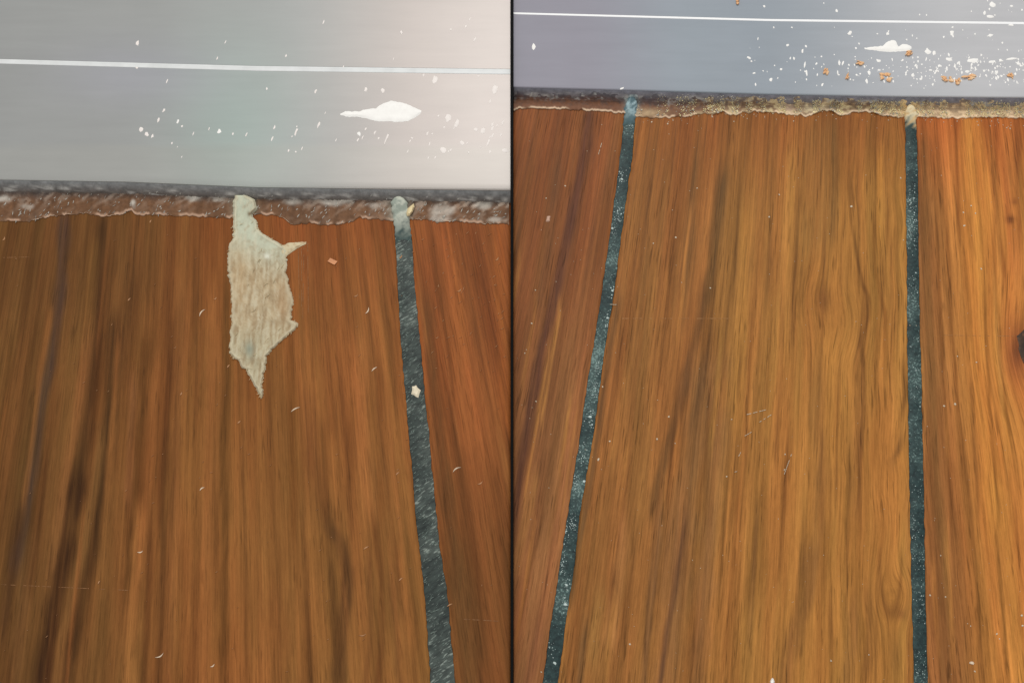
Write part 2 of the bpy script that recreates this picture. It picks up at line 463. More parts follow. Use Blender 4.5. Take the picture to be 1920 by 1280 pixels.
R_STREAKS = [
    ([(1106, 200), (1096, 300), (1081, 360), (1066, 440), (1050, 510), (1034, 580), (1014, 650), (1000, 740), (985, 820), (968, 930), (960, 1000)], 10, .85, (92, 58, 44)),
    ([(1046, 300), (1036, 400), (1022, 500), (1010, 580)], 9, .4, (112, 78, 52)),
    ([(1018, 960), (992, 1080), (968, 1190)], 4, .6, (104, 64, 36)),
    ([(1044, 980), (1026, 1080), (1004, 1190), (988, 1290)], 5, .5, (112, 70, 44)),
    ([(1000, 900), (985, 980), (970, 1060)], 10, .4, (170, 120, 66)),
    ([(1078, 720), (1060, 800), (1042, 900)], 9, .45, (164, 108, 66)),
    ([(1062, 800), (1050, 900), (1030, 1000)], 5, .5, (116, 74, 38)),
    ([(1010, 1180), (1000, 1240), (990, 1290)], 16, .4, (126, 82, 58)),
    # beside the first seam
    ([(1160, 560), (1145, 650), (1132, 740), (1118, 840), (1100, 940), (1086, 1020), (1070, 1110)], 6, .65, (100, 72, 46)),
    ([(1172, 700), (1160, 770), (1148, 860)], 8, .5, (172, 118, 64)),
    ([(1097, 1180), (1090, 1240), (1086, 1290)], 6, .6, (98, 72, 48)),
    # middle board
    ([(1356, 330), (1350, 380), (1342, 430), (1335, 500), (1322, 560), (1303, 640), (1291, 690), (1277, 740), (1264, 790), (1252, 840), (1238, 890), (1226, 960)], 11, .75, (96, 68, 42)),
    ([(1304, 300), (1297, 380), (1291, 460), (1284, 520)], 8, .5, (112, 80, 48)),
    ([(1300, 430), (1290, 520), (1284, 600)], 12, .35, (116, 82, 48)),
    ([(1338, 620), (1322, 690), (1310, 740), (1298, 790)], 7, .6, (110, 74, 42)),
    ([(1330, 680), (1310, 790), (1290, 900), (1275, 1010), (1262, 1110), (1250, 1290)], 30, .42, (122, 90, 62)),
    ([(1352, 780), (1340, 900), (1328, 1050), (1318, 1160), (1308, 1290)], 18, .36, (126, 92, 64)),
    ([(1284, 980), (1272, 1060), (1262, 1120), (1248, 1200), (1236, 1290)], 6, .7, (96, 66, 48)),
    ([(1236, 960), (1226, 1060), (1216, 1160), (1206, 1290)], 7, .55, (104, 72, 50)),
    ([(1190, 740), (1178, 850), (1164, 960), (1152, 1060), (1142, 1140)], 5, .55, (124, 76, 42)),
    ([(1205, 560), (1196, 660), (1182, 740)], 5, .5, (122, 76, 42)),
    ([(1216, 460), (1208, 560), (1200, 640)], 4, .5, (124, 80, 42)),
    ([(1168, 980), (1158, 1100), (1146, 1200)], 12, .45, (180, 122, 74)),
    ([(1126, 1120), (1118, 1170), (1110, 1230)], 12, .35, (164, 122, 68)),
    ([(1384, 430), (1372, 520), (1360, 620), (1352, 720)], 5, .5, (122, 80, 42)),
    ([(1352, 640), (1342, 760), (1332, 830)], 5, .5, (170, 122, 62)),
    ([(1400, 400), (1394, 560), (1388, 680), (1382, 800)], 9, .4, (184, 126, 62)),
    ([(1412, 560), (1406, 700), (1396, 860), (1384, 960)], 5, .5, (126, 80, 40)),
    ([(1448, 320), (1444, 440), (1438, 560)], 7, .4, (120, 80, 44)),
    ([(1484, 300), (1480, 420), (1474, 540), (1468, 660)], 9, .45, (178, 124, 64)),
    ([(1498, 360), (1492, 460), (1488, 560), (1484, 640)], 6, .55, (114, 72, 38)),
    ([(1540, 240), (1536, 340), (1532, 460)], 28, .42, (136, 102, 58)),
    ([(1562, 230), (1566, 330), (1562, 440)], 9, .4, (116, 84, 50)),
    ([(1456, 560), (1450, 680), (1444, 800), (1438, 900)], 10, .45, (178, 128, 66)),
    ([(1478, 820), (1472, 920), (1466, 1020), (1462, 1080)], 4, .6, (112, 70, 36)),
    ([(1508, 980), (1502, 1060), (1494, 1140)], 5, .45, (116, 76, 42)),
    ([(1534, 690), (1532, 780), (1540, 860), (1534, 960), (1528, 1060)], 14, .5, (134, 92, 52)),
    ([(1538, 740), (1540, 830), (1536, 900)], 5, .5, (104, 72, 40)),
    ([(1522, 1040), (1514, 1110), (1496, 1170), (1482, 1230), (1470, 1290)], 15, .6, (120, 80, 48)),
    ([(1478, 980), (1474, 1080), (1466, 1150)], 10, .5, (190, 132, 68)),
    ([(1556, 640), (1560, 760), (1562, 860)], 18, .42, (188, 132, 66)),
    ([(1568, 940), (1566, 1060), (1564, 1160)], 12, .42, (190, 132, 68)),
    ([(1596, 340), (1598, 420), (1608, 490), (1618, 535), (1628, 556), (1626, 600), (1616, 640)], 4, .75, (110, 72, 38)),
    ([(1620, 560), (1620, 600), (1614, 650)], 7, .5, (104, 68, 38)),
    ([(1614, 640), (1620, 700), (1620, 760), (1614, 820), (1612, 900), (1613, 980)], 4, .7, (102, 66, 34)),
    ([(1608, 660), (1612, 760), (1606, 860), (1604, 960)], 10, .35, (128, 84, 50)),
    ([(1640, 420), (1640, 500), (1652, 560), (1662, 600), (1660, 660)], 4, .6, (122, 76, 36)),
    ([(1652, 300), (1648, 380), (1650, 460)], 6, .5, (186, 126, 60)),
    ([(1666, 380), (1662, 460), (1658, 540)], 4, .5, (112, 70, 34)),
    ([(1644, 620), (1642, 700), (1640, 780), (1638, 860)], 5, .5, (126, 82, 40)),
    ([(1694, 690), (1696, 740), (1692, 770)], 6, .75, (100, 66, 36)),
    ([(1690, 820), (1684, 845), (1674, 860)], 8, .55, (104, 72, 44)),
    ([(1680, 1215), (1678, 1250)], 8, .4, (110, 74, 42)),
    ([(1600, 1130), (1598, 1200), (1590, 1290)], 12, .4, (124, 84, 52)),
    ([(1628, 1110), (1632, 1180), (1626, 1260)], 9, .5, (122, 80, 46)),
    ([(1702, 940), (1704, 1100), (1706, 1290)], 6, .35, (150, 92, 52)),
    ([(1400, 1150), (1396, 1220), (1392, 1290)], 10, .4, (180, 128, 66)),
    ([(1420, 960), (1412, 1080), (1404, 1200)], 4, .5, (120, 80, 48)),
    # right-hand board
    ([(1734, 260), (1738, 420), (1742, 600), (1748, 760), (1756, 900), (1764, 1100), (1770, 1290)], 9, .5, (120, 84, 48)),
    ([(1756, 420), (1764, 600), (1776, 800), (1786, 960)], 3.5, .6, (104, 62, 30)),
    ([(1776, 440), (1784, 600), (1796, 760), (1806, 880)], 3.5, .55, (112, 66, 32)),
    ([(1792, 200), (1794, 320), (1798, 440)], 3.5, .6, (108, 56, 28)),
    ([(1820, 200), (1826, 400), (1836, 600), (1850, 800), (1862, 1000)], 20, .5, (206, 138, 66)),
    ([(1850, 320), (1856, 460), (1864, 560), (1872, 700), (1888, 860)], 9, .5, (198, 132, 64)),
    ([(1866, 230), (1866, 340), (1872, 440), (1884, 520)], 5, .55, (120, 66, 34)),
    ([(1890, 300), (1892, 400), (1902, 460), (1912, 520)], 12, .45, (142, 82, 48)),
    ([(1905, 200), (1910, 330), (1916, 460)], 7, .5, (118, 62, 36)),
    ([(1846, 560), (1852, 700), (1862, 840), (1872, 960)], 3.5, .6, (118, 74, 36)),
    ([(1862, 420), (1868, 560), (1876, 680), (1892, 800)], 3.5, .5, (120, 70, 34)),
    ([(1790, 960), (1800, 1100), (1812, 1290)], 10, .4, (126, 82, 46)),
    ([(1772, 1000), (1776, 1120), (1782, 1290)], 5, .55, (118, 84, 48)),
    ([(1806, 820), (1820, 960), (1832, 1100), (1842, 1290)], 3.5, .55, (112, 70, 36)),
    ([(1880, 900), (1892, 1020), (1902, 1140), (1912, 1290)], 12, .5, (196, 134, 66)),
    ([(1868, 1000), (1880, 1140), (1890, 1290)], 3.5, .6, (122, 78, 38)),
]


_r = random.Random(5)
for _ in range(75):
    x0 = _r.uniform(0, 950)
    y0 = _r.uniform(380, 1150)
    y1 = y0 + _r.uniform(90, 420)
    U0 = 430 + (x0 - 430)
    pts_ = [(430 + (x0 - 430) * (y_ + 1900) / 2540.0 * (1 if x0 < 700 else .96) + _r.uniform(-2, 2), y_) for y_ in np.linspace(y0, y1, 4)]
    dk_ = _r.random() < .6
    L_STREAKS.append((pts_, _r.uniform(2.5, 6.5), _r.uniform(.2, .5), (80, 50, 26) if dk_ else (154, 98, 54)))
for _ in range(90):
    x0 = _r.uniform(970, 1915)
    y0 = _r.uniform(210, 1150)
    y1 = y0 + _r.uniform(60, 300)
    if x0 > 1740:
        pts_ = [(x0 + (y_ - y0) * .06, y_) for y_ in np.linspace(y0, y1, 3)]
    else:
        pts_ = [(1660 + (x0 - 1660) * (y_ + 3030) / (y0 + 3030.0) + _r.uniform(-1.5, 1.5), y_) for y_ in np.linspace(y0, y1, 4)]
    dk_ = _r.random() < .65
    R_STREAKS.append((pts_, _r.uniform(1.8, 4.5), _r.uniform(.25, .55), (104, 66, 36) if dk_ else (188, 128, 68)))


def board_tone(side, idx, X, Y):
    if side == 'L':
        U = 430 + (X - 430) * 2540.0 / (Y + 1900.0)
        if idx == 0:
            k = sm(60, 470, X)[..., None]
            b = lin((106, 71, 38)) * (1 - k) + lin((134, 84, 44)) * k
            k = (sm(640, 1150, Y) * sm(300, 600, X))[..., None]
            b = b * (1 - k) + lin((131, 87, 46)) * k
            k = (1 - sm(370, 640, Y))[..., None] * sm(330, 480, X)[..., None]
            b = b * (1 - k) + lin((130, 74, 38)) * k
            k = ((1 - sm(480, 700, Y)) * (1 - sm(250, 400, X)) * .5)[..., None]
            b = b * (1 - k) + lin((98, 64, 36)) * k
        else:
            k = sm(640, 1150, Y)[..., None]
            b = lin((137, 79, 42)) * (1 - k) + lin((122, 77, 42)) * k
        amp, sc = 0.55, 1.0
        warp = 0
        st = L_STREAKS
        Vv = Y * 1.0
    else:
        U = 1660 + (X - 1660) * 3670.0 / (Y + 3030.0)
        if idx == 0:
            k = sm(300, 1000, Y)[..., None]
            b = lin((130, 79, 45)) * (1 - k) + lin((142, 93, 58)) * k
        elif idx == 1:
            k = sm(1180, 1620, X + (Y - 640) * 0.1)[..., None]
            b = lin((143, 94, 51)) * (1 - k) + lin((167, 114, 58)) * k
            k = (1 - sm(200, 430, Y))[..., None]
            b = b * (1 - k) + lin((142, 88, 46)) * k
        else:
            k = sm(1740, 1840, X - (Y - 640) * 0.06)[..., None]
            b = lin((148, 98, 56)) * (1 - k) + lin((190, 122, 62)) * k
            k = (1 - sm(200, 420, Y))[..., None]
            b = b * (1 - k) + lin((168, 96, 50)) * k
            U = U - (Y - 640) * 0.055
        amp, sc = 0.5, 0.8
        # grain pushed aside by knots and swirls
        U = U + 34 * np.exp(-((Y - 648) / 120.0) ** 2) * np.exp(-((X - 1925) / 75.0) ** 2)
        U = U - 14 * np.exp(-((Y - 590) / 60.0) ** 2) * np.exp(-((X - 1600) / 40.0) ** 2)
        U = U + 12 * np.exp(-((Y - 560) / 60.0) ** 2) * np.exp(-((X - 1520) / 30.0) ** 2)
        U = U + 10 * np.exp(-((Y - 1110) / 55.0) ** 2) * np.exp(-((X - 1650) / 22.0) ** 2)
        U = U - 10 * np.exp(-((Y - 1110) / 55.0) ** 2) * np.exp(-((X - 1695) / 22.0) ** 2)
        if idx == 1:
            wv = sm(1540, 1600, X)
            U = U + wv * 5 * (NB(Y / 70.0, X / 50.0) - 0.5) * 2
        st = R_STREAKS
    U = U + 2.2 * (NC_(Y / 210.0, X / 120.0) - 0.5)
    n1 = fbm(NA, U / 21.0 + idx * 40, Y / 420.0 + idx * 9, 3) - 0.5
    n2 = fbm(NB, U / 6.5 + idx * 31, Y / 190.0, 2) - 0.5
    n3 = fbm(NC_, U / 46.0 + 3, Y / 260.0 + idx, 2) - 0.5
    n1 = 0.5 * np.tanh(n1 * 5.0) * .8
    n2 = 0.5 * np.tanh(n2 * 5.0) * .6
    f = 1 + amp * (0.8 * n1 + 0.45 * n2 * sc + 0.55 * n3)
    b = b * f[..., None]
    b = streaks(X, Y, b, st)
    if side == 'R':
        def blot(cx, cy, rx, ry, a, t, bb):
            k = (a * np.exp(-(((X - cx) / rx) ** 2 + ((Y - cy) / ry) ** 2)))[..., None]
            return bb * (1 - k) + lin(t) * k
        b = blot(1543, 562, 13, 24, .7, (118, 76, 42), b)
        b = blot(1895, 412, 8, 8, .85, (92, 54, 34), b)
        b = blot(1903, 378, 6, 6, .6, (110, 62, 40), b)
        b = blot(1912, 655, 30, 66, .85, (138, 74, 48), b)
        b = blot(1904, 660, 9, 26, .6, (96, 58, 38), b)
        b = blot(1690, 1150, 10, 12, .6, (112, 70, 42), b)
        # cathedral arch low in the middle board
        r = np.sqrt(((X - 1670) / 20.0) ** 2 + ((Y - 1060) / 88.0) ** 2)
        k = (np.exp(-((r - 1.0) / 0.17) ** 2) * sm(1010, 1060, Y) * .6)[..., None]
        b = b * (1 - k) + lin((112, 72, 38)) * k
    scale = 1000.0 / 6555.0
    G = np.stack([U * scale, Y * scale * 1.0, np.full_like(U, idx * 7.3 + (0 if side == 'L' else 50))], -1)
    return b, G


def edge(pts):
    ys = np.array([p[1] for p in pts], float)
    xs = np.array([p[0] for p in pts], float)

    def f(y):
        y = np.asarray(y, float)
        v = np.interp(y, ys, xs)
        s0 = (xs[3] - xs[0]) / (ys[3] - ys[0])
        s1 = (xs[-1] - xs[-4]) / (ys[-1] - ys[-4])
        v = np.where(y < ys[0], xs[0] + (y - ys[0]) * s0, v)
        return np.where(y > ys[-1], xs[-1] + (y - ys[-1]) * s1, v)
    return f


LS_l = edge([(734, 380), (738, 420), (742, 460), (747, 560), (752, 640), (760, 740), (767, 830), (775, 900), (779, 960), (790, 1060), (796, 1120), (802, 1200), (808, 1280)])
LS_r = edge([(764, 380), (767, 410), (772, 450), (780, 560), (788, 640), (799, 760), (805, 820), (812, 900), (818, 960), (827, 1040), (838, 1100), (843, 1160), (849, 1230), (853, 1280)])
A_l = edge([(1171, 210), (1162, 300), (1151, 380), (1139, 470), (1125, 570), (1114, 640), (1102, 710), (1087, 820), (1071, 920), (1060, 990), (1045, 1090), (1035, 1150), (1018, 1275)])
A_r = edge([(1193, 205), (1185, 300), (1172, 390), (1160, 480), (1150, 560), (1136, 640), (1122, 750), (1107, 850), (1089, 950), (1076, 1070), (1063, 1150), (1047, 1275)])
B_l = edge([(1697, 215), (1698, 320), (1700, 480), (1701, 640), (1703, 760), (1704, 870), (1706, 960), (1709, 1100), (1711, 1180), (1713, 1280)])
B_r = edge([(1718, 215), (1721, 320), (1723, 480), (1725, 620), (1728, 720), (1731, 860), (1733, 960), (1736, 1120), (1738, 1200), (1740, 1280)])


def const(v):
    return lambda y: np.full_like(np.asarray(y, float), v)


def seam_wob(seed, amp=1.3):
    n = Noise(seed)
    return lambda y: (fbm(n, np.asarray(y, float) / 11.0, np.zeros_like(np.asarray(y, float)) + seed, 3) - 0.5) * 2 * amp


def board(side, idx, fl, fr, ytop, ybot, parent, mat, wl, wr, dx):
    ys = np.concatenate([np.arange(ytop, 1292, 6.0), np.linspace(1310, ybot, 8)])
    width = float(np.mean(fr(ys) - fl(ys)))
    nc = max(6, int(width / dx))
    s = np.linspace(0, 1, nc)
    L = fl(ys) + wl(ys)
    R = fr(ys) + wr(ys)
    X = L[:, None] * (1 - s) + R[:, None] * s
    Y = np.broadcast_to(ys[:, None], X.shape)
    tone, G = board_tone(side, idx, X, Y)
    z = np.zeros_like(X)
    z[:, 0] = -0.00025
    z[:, -1] = -0.00025
    top = P(X, Y, z)
    o = slab('plank', top, -0.008, mat, parent, {'tone': tone, 'grain': G})
    return o


zero = const(0)


def caulk(fl, fr, ytop, ybot, parent, mat, wl, wr, zz=-0.00022):
    ys = np.concatenate([np.arange(ytop, 1292, 8.0), np.linspace(1310, ybot, 6)])
    s = np.linspace(0, 1, 6)
    L = fl(ys) + wl(ys) + 0.4
    R = fr(ys) + wr(ys) - 0.4
    X = L[:, None] * (1 - s) + R[:, None] * s
    Y = np.broadcast_to(ys[:, None], X.shape)
    z = zz + 0.00018 * np.sin(s * math.pi)[None, :] + 0.00008 * (NB(X / 9, Y / 14) - 0.5)
    return slab('seam_strip', P(X, Y, z), -0.0078, mat, parent)


YB = 1560
sub = mesh_np('subfloor', [P(np.float64(-420), np.float64(-420), -0.0085), P(np.float64(2350), np.float64(-420), -0.0085),
                           P(np.float64(2350), np.float64(1700), -0.0085), P(np.float64(-420), np.float64(1700), -0.0085)], [(3, 2, 1, 0)], M_SUB)
tag(sub, kind='structure')

floor_l = tag(empty('floor', (-0.07, 0, 0)), kind='structure')
floor_l.location = (0, 0, 0)
w1, w2 = seam_wob(31, 2.0), seam_wob(32, 2.0)
p = board('L', 0, const(-260), LS_l, 352, YB, floor_l, M_WOOD_L, zero, w1, 2.6)
p['label'] = 'wide dark brown board left of the seam'
p = board('L', 1, LS_r, const(957.2), 352, YB, floor_l, M_WOOD_L, w2, zero, 2.6)
p['label'] = 'reddish brown board right of the seam'
caulk(LS_l, LS_r, 366, YB, floor_l, M_CAULK_L, w1, w2)

floor_r = tag(empty('floor'), kind='structure')
w3, w4, w5, w6 = seam_wob(33, 1.6), seam_wob(34, 1.6), seam_wob(35, 1.4), seam_wob(36, 1.4)
p = board('R', 0, const(962.8), A_l, 182, YB, floor_r, M_WOOD_R, zero, w3, 2.2)
p['label'] = 'narrow board with a purplish brown streak'
pm = board('R', 1, A_r, B_l, 182, YB, floor_r, M_WOOD_R, w4, w5, 2.2)
pm['label'] = 'wide golden brown board between the two seams'
pk = board('R', 2, B_r, const(2180), 182, YB, floor_r, M_WOOD_R, w6, zero, 2.2)
pk['label'] = 'orange brown board with a dark knot'
caulk(A_l, A_r, 184, YB, floor_r, M_CAULK_R, w3, w4)['label'] = 'slanting teal black seam'
caulk(B_l, B_r, 184, YB, floor_r, M_CAULK_R, w5, w6)['label'] = 'upright teal black seam'

# the knot, an irregular dark lens slightly proud of the board
kp = []
kr = [(1899, 628), (1903, 648), (1902, 655), (1908, 668), (1914, 684), (1922, 694), (1934, 690), (1944, 670), (1946, 640), (1938, 618), (1926, 606), (1914, 612), (1908, 622)]
cx, cy = 1924, 650
kr = [(x + 1.5 + random.uniform(-2, 2), y + random.uniform(-2, 2)) for x, y in kr]
V = [P(np.float64(cx), np.float64(cy), 0.00022)]
n = len(kr)
for q, zz in ((0.75, 0.0002), (1.0, 0.00006)):
    for (x, y) in kr:
        V.append(P(np.float64(cx + 3 + (x - cx) * q * .86), np.float64(cy + (y - cy) * q * .86), zz))
Fk = [(0, 1 + (i + 1) % n, 1 + i) for i in range(n)] + [(1 + i, 1 + (i + 1) % n, 1 + n + (i + 1) % n, 1 + n + i) for i in range(n)]
mesh_np('knot', V, Fk, M_KNOT, pk)

# black strip between the two samples
ys = np.linspace(-420, 1640, 40)
X = np.stack([np.full_like(ys, 957.4), np.full_like(ys, 958.4), np.full_like(ys, 961.6), np.full_like(ys, 962.6)], 1)
Yg = np.broadcast_to(ys[:, None], X.shape)
zt = np.where(ys < 0, 0.0058, 0.0058)[:, None] * np.ones((1, 4))
a0 = P(X, Yg, zt)
a0[:, 0, 2] -= 0.0004
a0[:, 3, 2] -= 0.0004
dv = slab('divider_strip', a0, -0.0082, M_BLACK, None, smooth=False)
tag(dv, 'thin black strip running top to bottom between the two floor samples', 'divider')


# ------------------------------------------------------------------ sills
def line(pts):
    xs = [p_[0] for p_ in pts]
    ys_ = [p_[1] for p_ in pts]
    s0 = (ys_[1] - ys_[0]) / (xs[1] - xs[0])
    s1 = (ys_[-1] - ys_[-2]) / (xs[-1] - xs[-2])

    def f(x):
        x = np.asarray(x, float)
        v = np.interp(x, xs, ys_)
        v = np.where(x < xs[0], ys_[0] + (x - xs[0]) * s0, v)
        return np.where(x > xs[-1], ys_[-1] + (x - xs[-1]) * s1, v)
    return f


ZS = 0.004


def sill(x0, x1, ridge_top, ridge_bot, front, lipw, tint, lip_top, lip_bot, label, metal):
    root = empty('door_sill')
    tag(root, label, 'door sill')
    xs = np.arange(x0, x1 + 0.1, (x1 - x0) / 120.0)

    def strip(name, rows, mat, coldef=None, depth=None):
        X_ = np.broadcast_to(xs[None, :], (len(rows), len(xs)))
        Y_ = np.stack([r[0] for r in rows])
        Z_ = np.stack([np.full_like(xs, r[1]) for r in rows])
        top = P(X_, Y_, Z_)
        at = {'tone': coldef(X_, Y_)} if coldef else None
        return slab(name, top, depth, mat, root, at)
    rt_, rb_, fr_ = ridge_top(xs), ridge_bot(xs), front(xs)
    back = np.full_like(xs, -330.0)
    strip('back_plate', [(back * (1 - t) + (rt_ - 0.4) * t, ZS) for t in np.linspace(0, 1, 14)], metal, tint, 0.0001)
    m = (rt_ + rb_) / 2
    hh = (rb_ - rt_)
    strip('ridge', [(rt_, ZS + .00002), (rt_ + hh * .15, ZS + .00008), (m - hh * .12, ZS + .00008), (m, ZS + .00003), (m + hh * .12, ZS + .00008),
                    (rb_ - hh * .15, ZS + .00008), (rb_, ZS + .00002)], M_RIDGE if metal is M_METAL else M_RIDGE_R, None, 0.0002)
    a_ = rb_ + 0.4
    rows = [(a_ * (1 - t) + (fr_ - 4) * t, ZS) for t in np.linspace(0, 1, 22)]
    rows += [(fr_ - 1.5, ZS - .00008), (fr_, ZS - .0004)]
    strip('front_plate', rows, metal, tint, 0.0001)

    def lipcol(X_, Y_):
        t = np.clip((Y_ - front(X_)) / lipw, 0, 1)[..., None]
        c = lin(lip_top) * (1 - t) + lin(lip_bot) * t
        c = c * (0.75 + 0.6 * fbm(NA, X_ / 9.0, Y_ / 6.0, 2))[..., None]
        q = fbm(NB, (X_ + Y_) / 12.0, (Y_ - .3 * X_) / 9.0, 3)
        k = (sm(.56, .72, q) * sm(.15, .7, t[..., 0]) * .75)[..., None]
        return c * (1 - k) + lin((190, 188, 182)) * k
    nr = 10
    rows = [(fr_ + 0.3 + lipw * t, (ZS - .0006) * (1 - t) ** 0.8 + 0.00025) for t in np.linspace(0, 1, nr)]
    strip('front_lip', rows, M_LIP, lipcol, 0.0001)
    return root


def gauss2(X, Y, cx_, cy_, rx, ry):
    return np.exp(-(((X - cx_) / rx) ** 2 + ((Y - cy_) / ry) ** 2))


def light_tint_l(X, Y):  # coloured light cast painted into the metal: greenish middle, pinkish glow at right
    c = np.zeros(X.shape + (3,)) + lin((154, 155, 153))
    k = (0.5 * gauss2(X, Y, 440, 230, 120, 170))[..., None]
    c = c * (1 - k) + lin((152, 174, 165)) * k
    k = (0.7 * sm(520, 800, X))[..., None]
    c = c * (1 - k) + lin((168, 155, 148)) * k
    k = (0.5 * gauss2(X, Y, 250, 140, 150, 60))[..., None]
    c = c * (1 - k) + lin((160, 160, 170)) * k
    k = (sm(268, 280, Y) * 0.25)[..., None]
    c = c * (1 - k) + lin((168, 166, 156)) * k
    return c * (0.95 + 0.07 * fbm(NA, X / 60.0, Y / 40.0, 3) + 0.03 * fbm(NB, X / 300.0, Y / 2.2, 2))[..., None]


def light_tint_r(X, Y):
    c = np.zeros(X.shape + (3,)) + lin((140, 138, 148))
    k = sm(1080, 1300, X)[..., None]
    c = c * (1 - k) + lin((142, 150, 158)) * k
    k = (sm(1400, 1850, X))[..., None]  # reflected light growing to the right, painted into the metal's colour
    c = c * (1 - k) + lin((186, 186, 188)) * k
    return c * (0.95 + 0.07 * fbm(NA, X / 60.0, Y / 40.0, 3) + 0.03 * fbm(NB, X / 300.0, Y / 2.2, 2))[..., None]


FR_L = line([(0, 338), (240, 342), (480, 352), (720, 355), (957, 358)])
FR_R = line([(963, 165), (1200, 171), (1440, 178), (1680, 182), (1920, 184)])
sill_l = sill(-260, 957.0, line([(0, 111), (480, 124), (957, 130)]), line([(0, 119.5), (480, 133), (957, 139.5)]), FR_L, 22, light_tint_l,
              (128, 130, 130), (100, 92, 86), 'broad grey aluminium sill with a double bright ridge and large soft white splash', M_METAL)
sill_r = sill(963.0, 2180, line([(963, 23.5), (1440, 36), (1920, 41.5)]), line([(963, 27), (1440, 40), (1920, 46)]), FR_R, 18, light_tint_r,
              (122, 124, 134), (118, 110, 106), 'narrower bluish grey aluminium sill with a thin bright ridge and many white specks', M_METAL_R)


# ------------------------------------------------------------------ flecks
def blob_geo(x, y, z, rx, ry, ang, h, n=9, jag=0.3, rnd=random):
    """irregular little disc with a domed middle; radii in picture pixels on plane z"""
    V_, F_ = [], []
    ca, sa = math.cos(ang), math.sin(ang)
    rad = [1 + rnd.uniform(-jag, jag) for _ in range(n)]
    for q, zz in ((0.55, h), (1.0, 0.00002)):
        for i in range(n):
            t = 2 * math.pi * i / n
            u, v = rad[i] * q * rx * math.cos(t), rad[i] * q * ry * math.sin(t)
            V_.append(P(np.float64(x + u * ca - v * sa), np.float64(y + u * sa + v * ca), z + zz))
    V_.append(P(np.float64(x), np.float64(y), z + h * 1.1))
    for i in range(n):
        j = (i + 1) % n
        F_.append((2 * n, j, i))
        F_.append((i, j, n + j, n + i))
    return V_, F_


def join(lst):
    V_, F_ = [], []
    for v, f in lst:
        o = len(V_)
        V_ += list(v)
        F_ += [tuple(a + o for a in q) for q in f]
    return V_, F_


def fibre_geo(x, y, z, length, ang, bend, w, rnd=random):
    """thin curled shaving: a bent three-sided sliver"""
    n = 6
    V_, F_ = [], []
    for i in range(n):
        t = i / (n - 1)
        a = ang + bend * (t - 0.5)
        u = (t - 0.5) * length
        px = x + u * math.cos(ang) + bend * length * 0.5 * (t - .5) ** 2 * 2 * -math.sin(ang)
        py = y + u * math.sin(ang) + bend * length * 0.5 * (t - .5) ** 2 * 2 * math.cos(ang)
        ww = w * (0.25 + math.sin(math.pi * t))
        nx, ny = -math.sin(a), math.cos(a)
        zz = z + 0.00004 + 0.0001 * abs(t - .5)
        V_.append(P(np.float64(px + nx * ww), np.float64(py + ny * ww), zz))
        V_.append(P(np.float64(px - nx * ww), np.float64(py - ny * ww), zz))
        V_.append(P(np.float64(px), np.float64(py), zz + 0.00010))
    for i in range(n - 1):
        b = i * 3
        F_ += [(b, b + 3, b + 5, b + 2), (b + 2, b + 5, b + 4, b + 1), (b + 1, b + 4, b + 3, b)]
    return V_, F_


def span_sheet(name, pts, z, h, mat, parent, vertical=False, step=2.0, jag=1.2, seed=5, ncross=9):
    """sheet between two outlines: pts = (along, lo, hi); raised rim, real thickness"""
    al = np.array([q[0] for q in pts], float)
    lo = np.array([q[1] for q in pts], float)
    hi = np.array([q[2] for q in pts], float)
    a = np.arange(al[0], al[-1] + .01, step)
    n1 = Noise(seed)
    L = np.interp(a, al, lo) + (fbm(n1, a / 5.0, a * 0 + 2, 3) - .5) * 2 * jag
    H = np.interp(a, al, hi) + (fbm(n1, a / 5.0, a * 0 + 50, 3) - .5) * 2 * jag
    H = np.maximum(H, L + 0.5)
    s = np.linspace(0, 1, ncross)
    B = L[:, None] * (1 - s) + H[:, None] * s
    A = np.broadcast_to(a[:, None], B.shape)
    X_, Y_ = (B, A) if vertical else (A, B)
    ed = np.minimum(np.minimum(s, 1 - s)[None, :] * (H - L)[:, None], np.minimum(a - a[0], a[-1] - a)[:, None])
    zz = z + 0.00003 + h * sm(0, 5, ed) + h * 0.5 * (fbm(n1, X_ / 7.0, Y_ / 7.0, 2) - .5) * sm(0, 5, ed)
    top = P(X_, Y_, zz)
    if not vertical:
        top = top[:, ::-1] if False else top
    return X_, Y_, top


def white_sheet(pts, z, parent, label=None, seed=5):
    X_, Y_, top = span_sheet('paint_splash', pts, z, 0.00025, M_PAINT, parent, seed=seed)
    o = slab('paint_splash', top, z - 0.0002, M_PAINT, parent)
    o.data.flip_normals()
    return o


white_sheet([(638, 213, 215), (648, 208, 219), (660, 209.5, 219), (672, 209, 220), (690, 205, 223), (703, 204, 227), (715, 196, 228),
             (733, 189, 228), (750, 192, 229), (765, 196, 227), (780, 203, 220), (791, 208, 210)], ZS, sill_l)
white_sheet([(1621, 90, 92), (1632, 89, 94), (1645, 88, 95), (1656, 86, 97), (1662, 80, 97.5), (1672, 76, 98), (1680, 77, 98), (1684, 88, 97),
             (1692, 82.5, 97), (1702, 84, 96), (1710, 89, 91)], ZS, sill_r, seed=8)

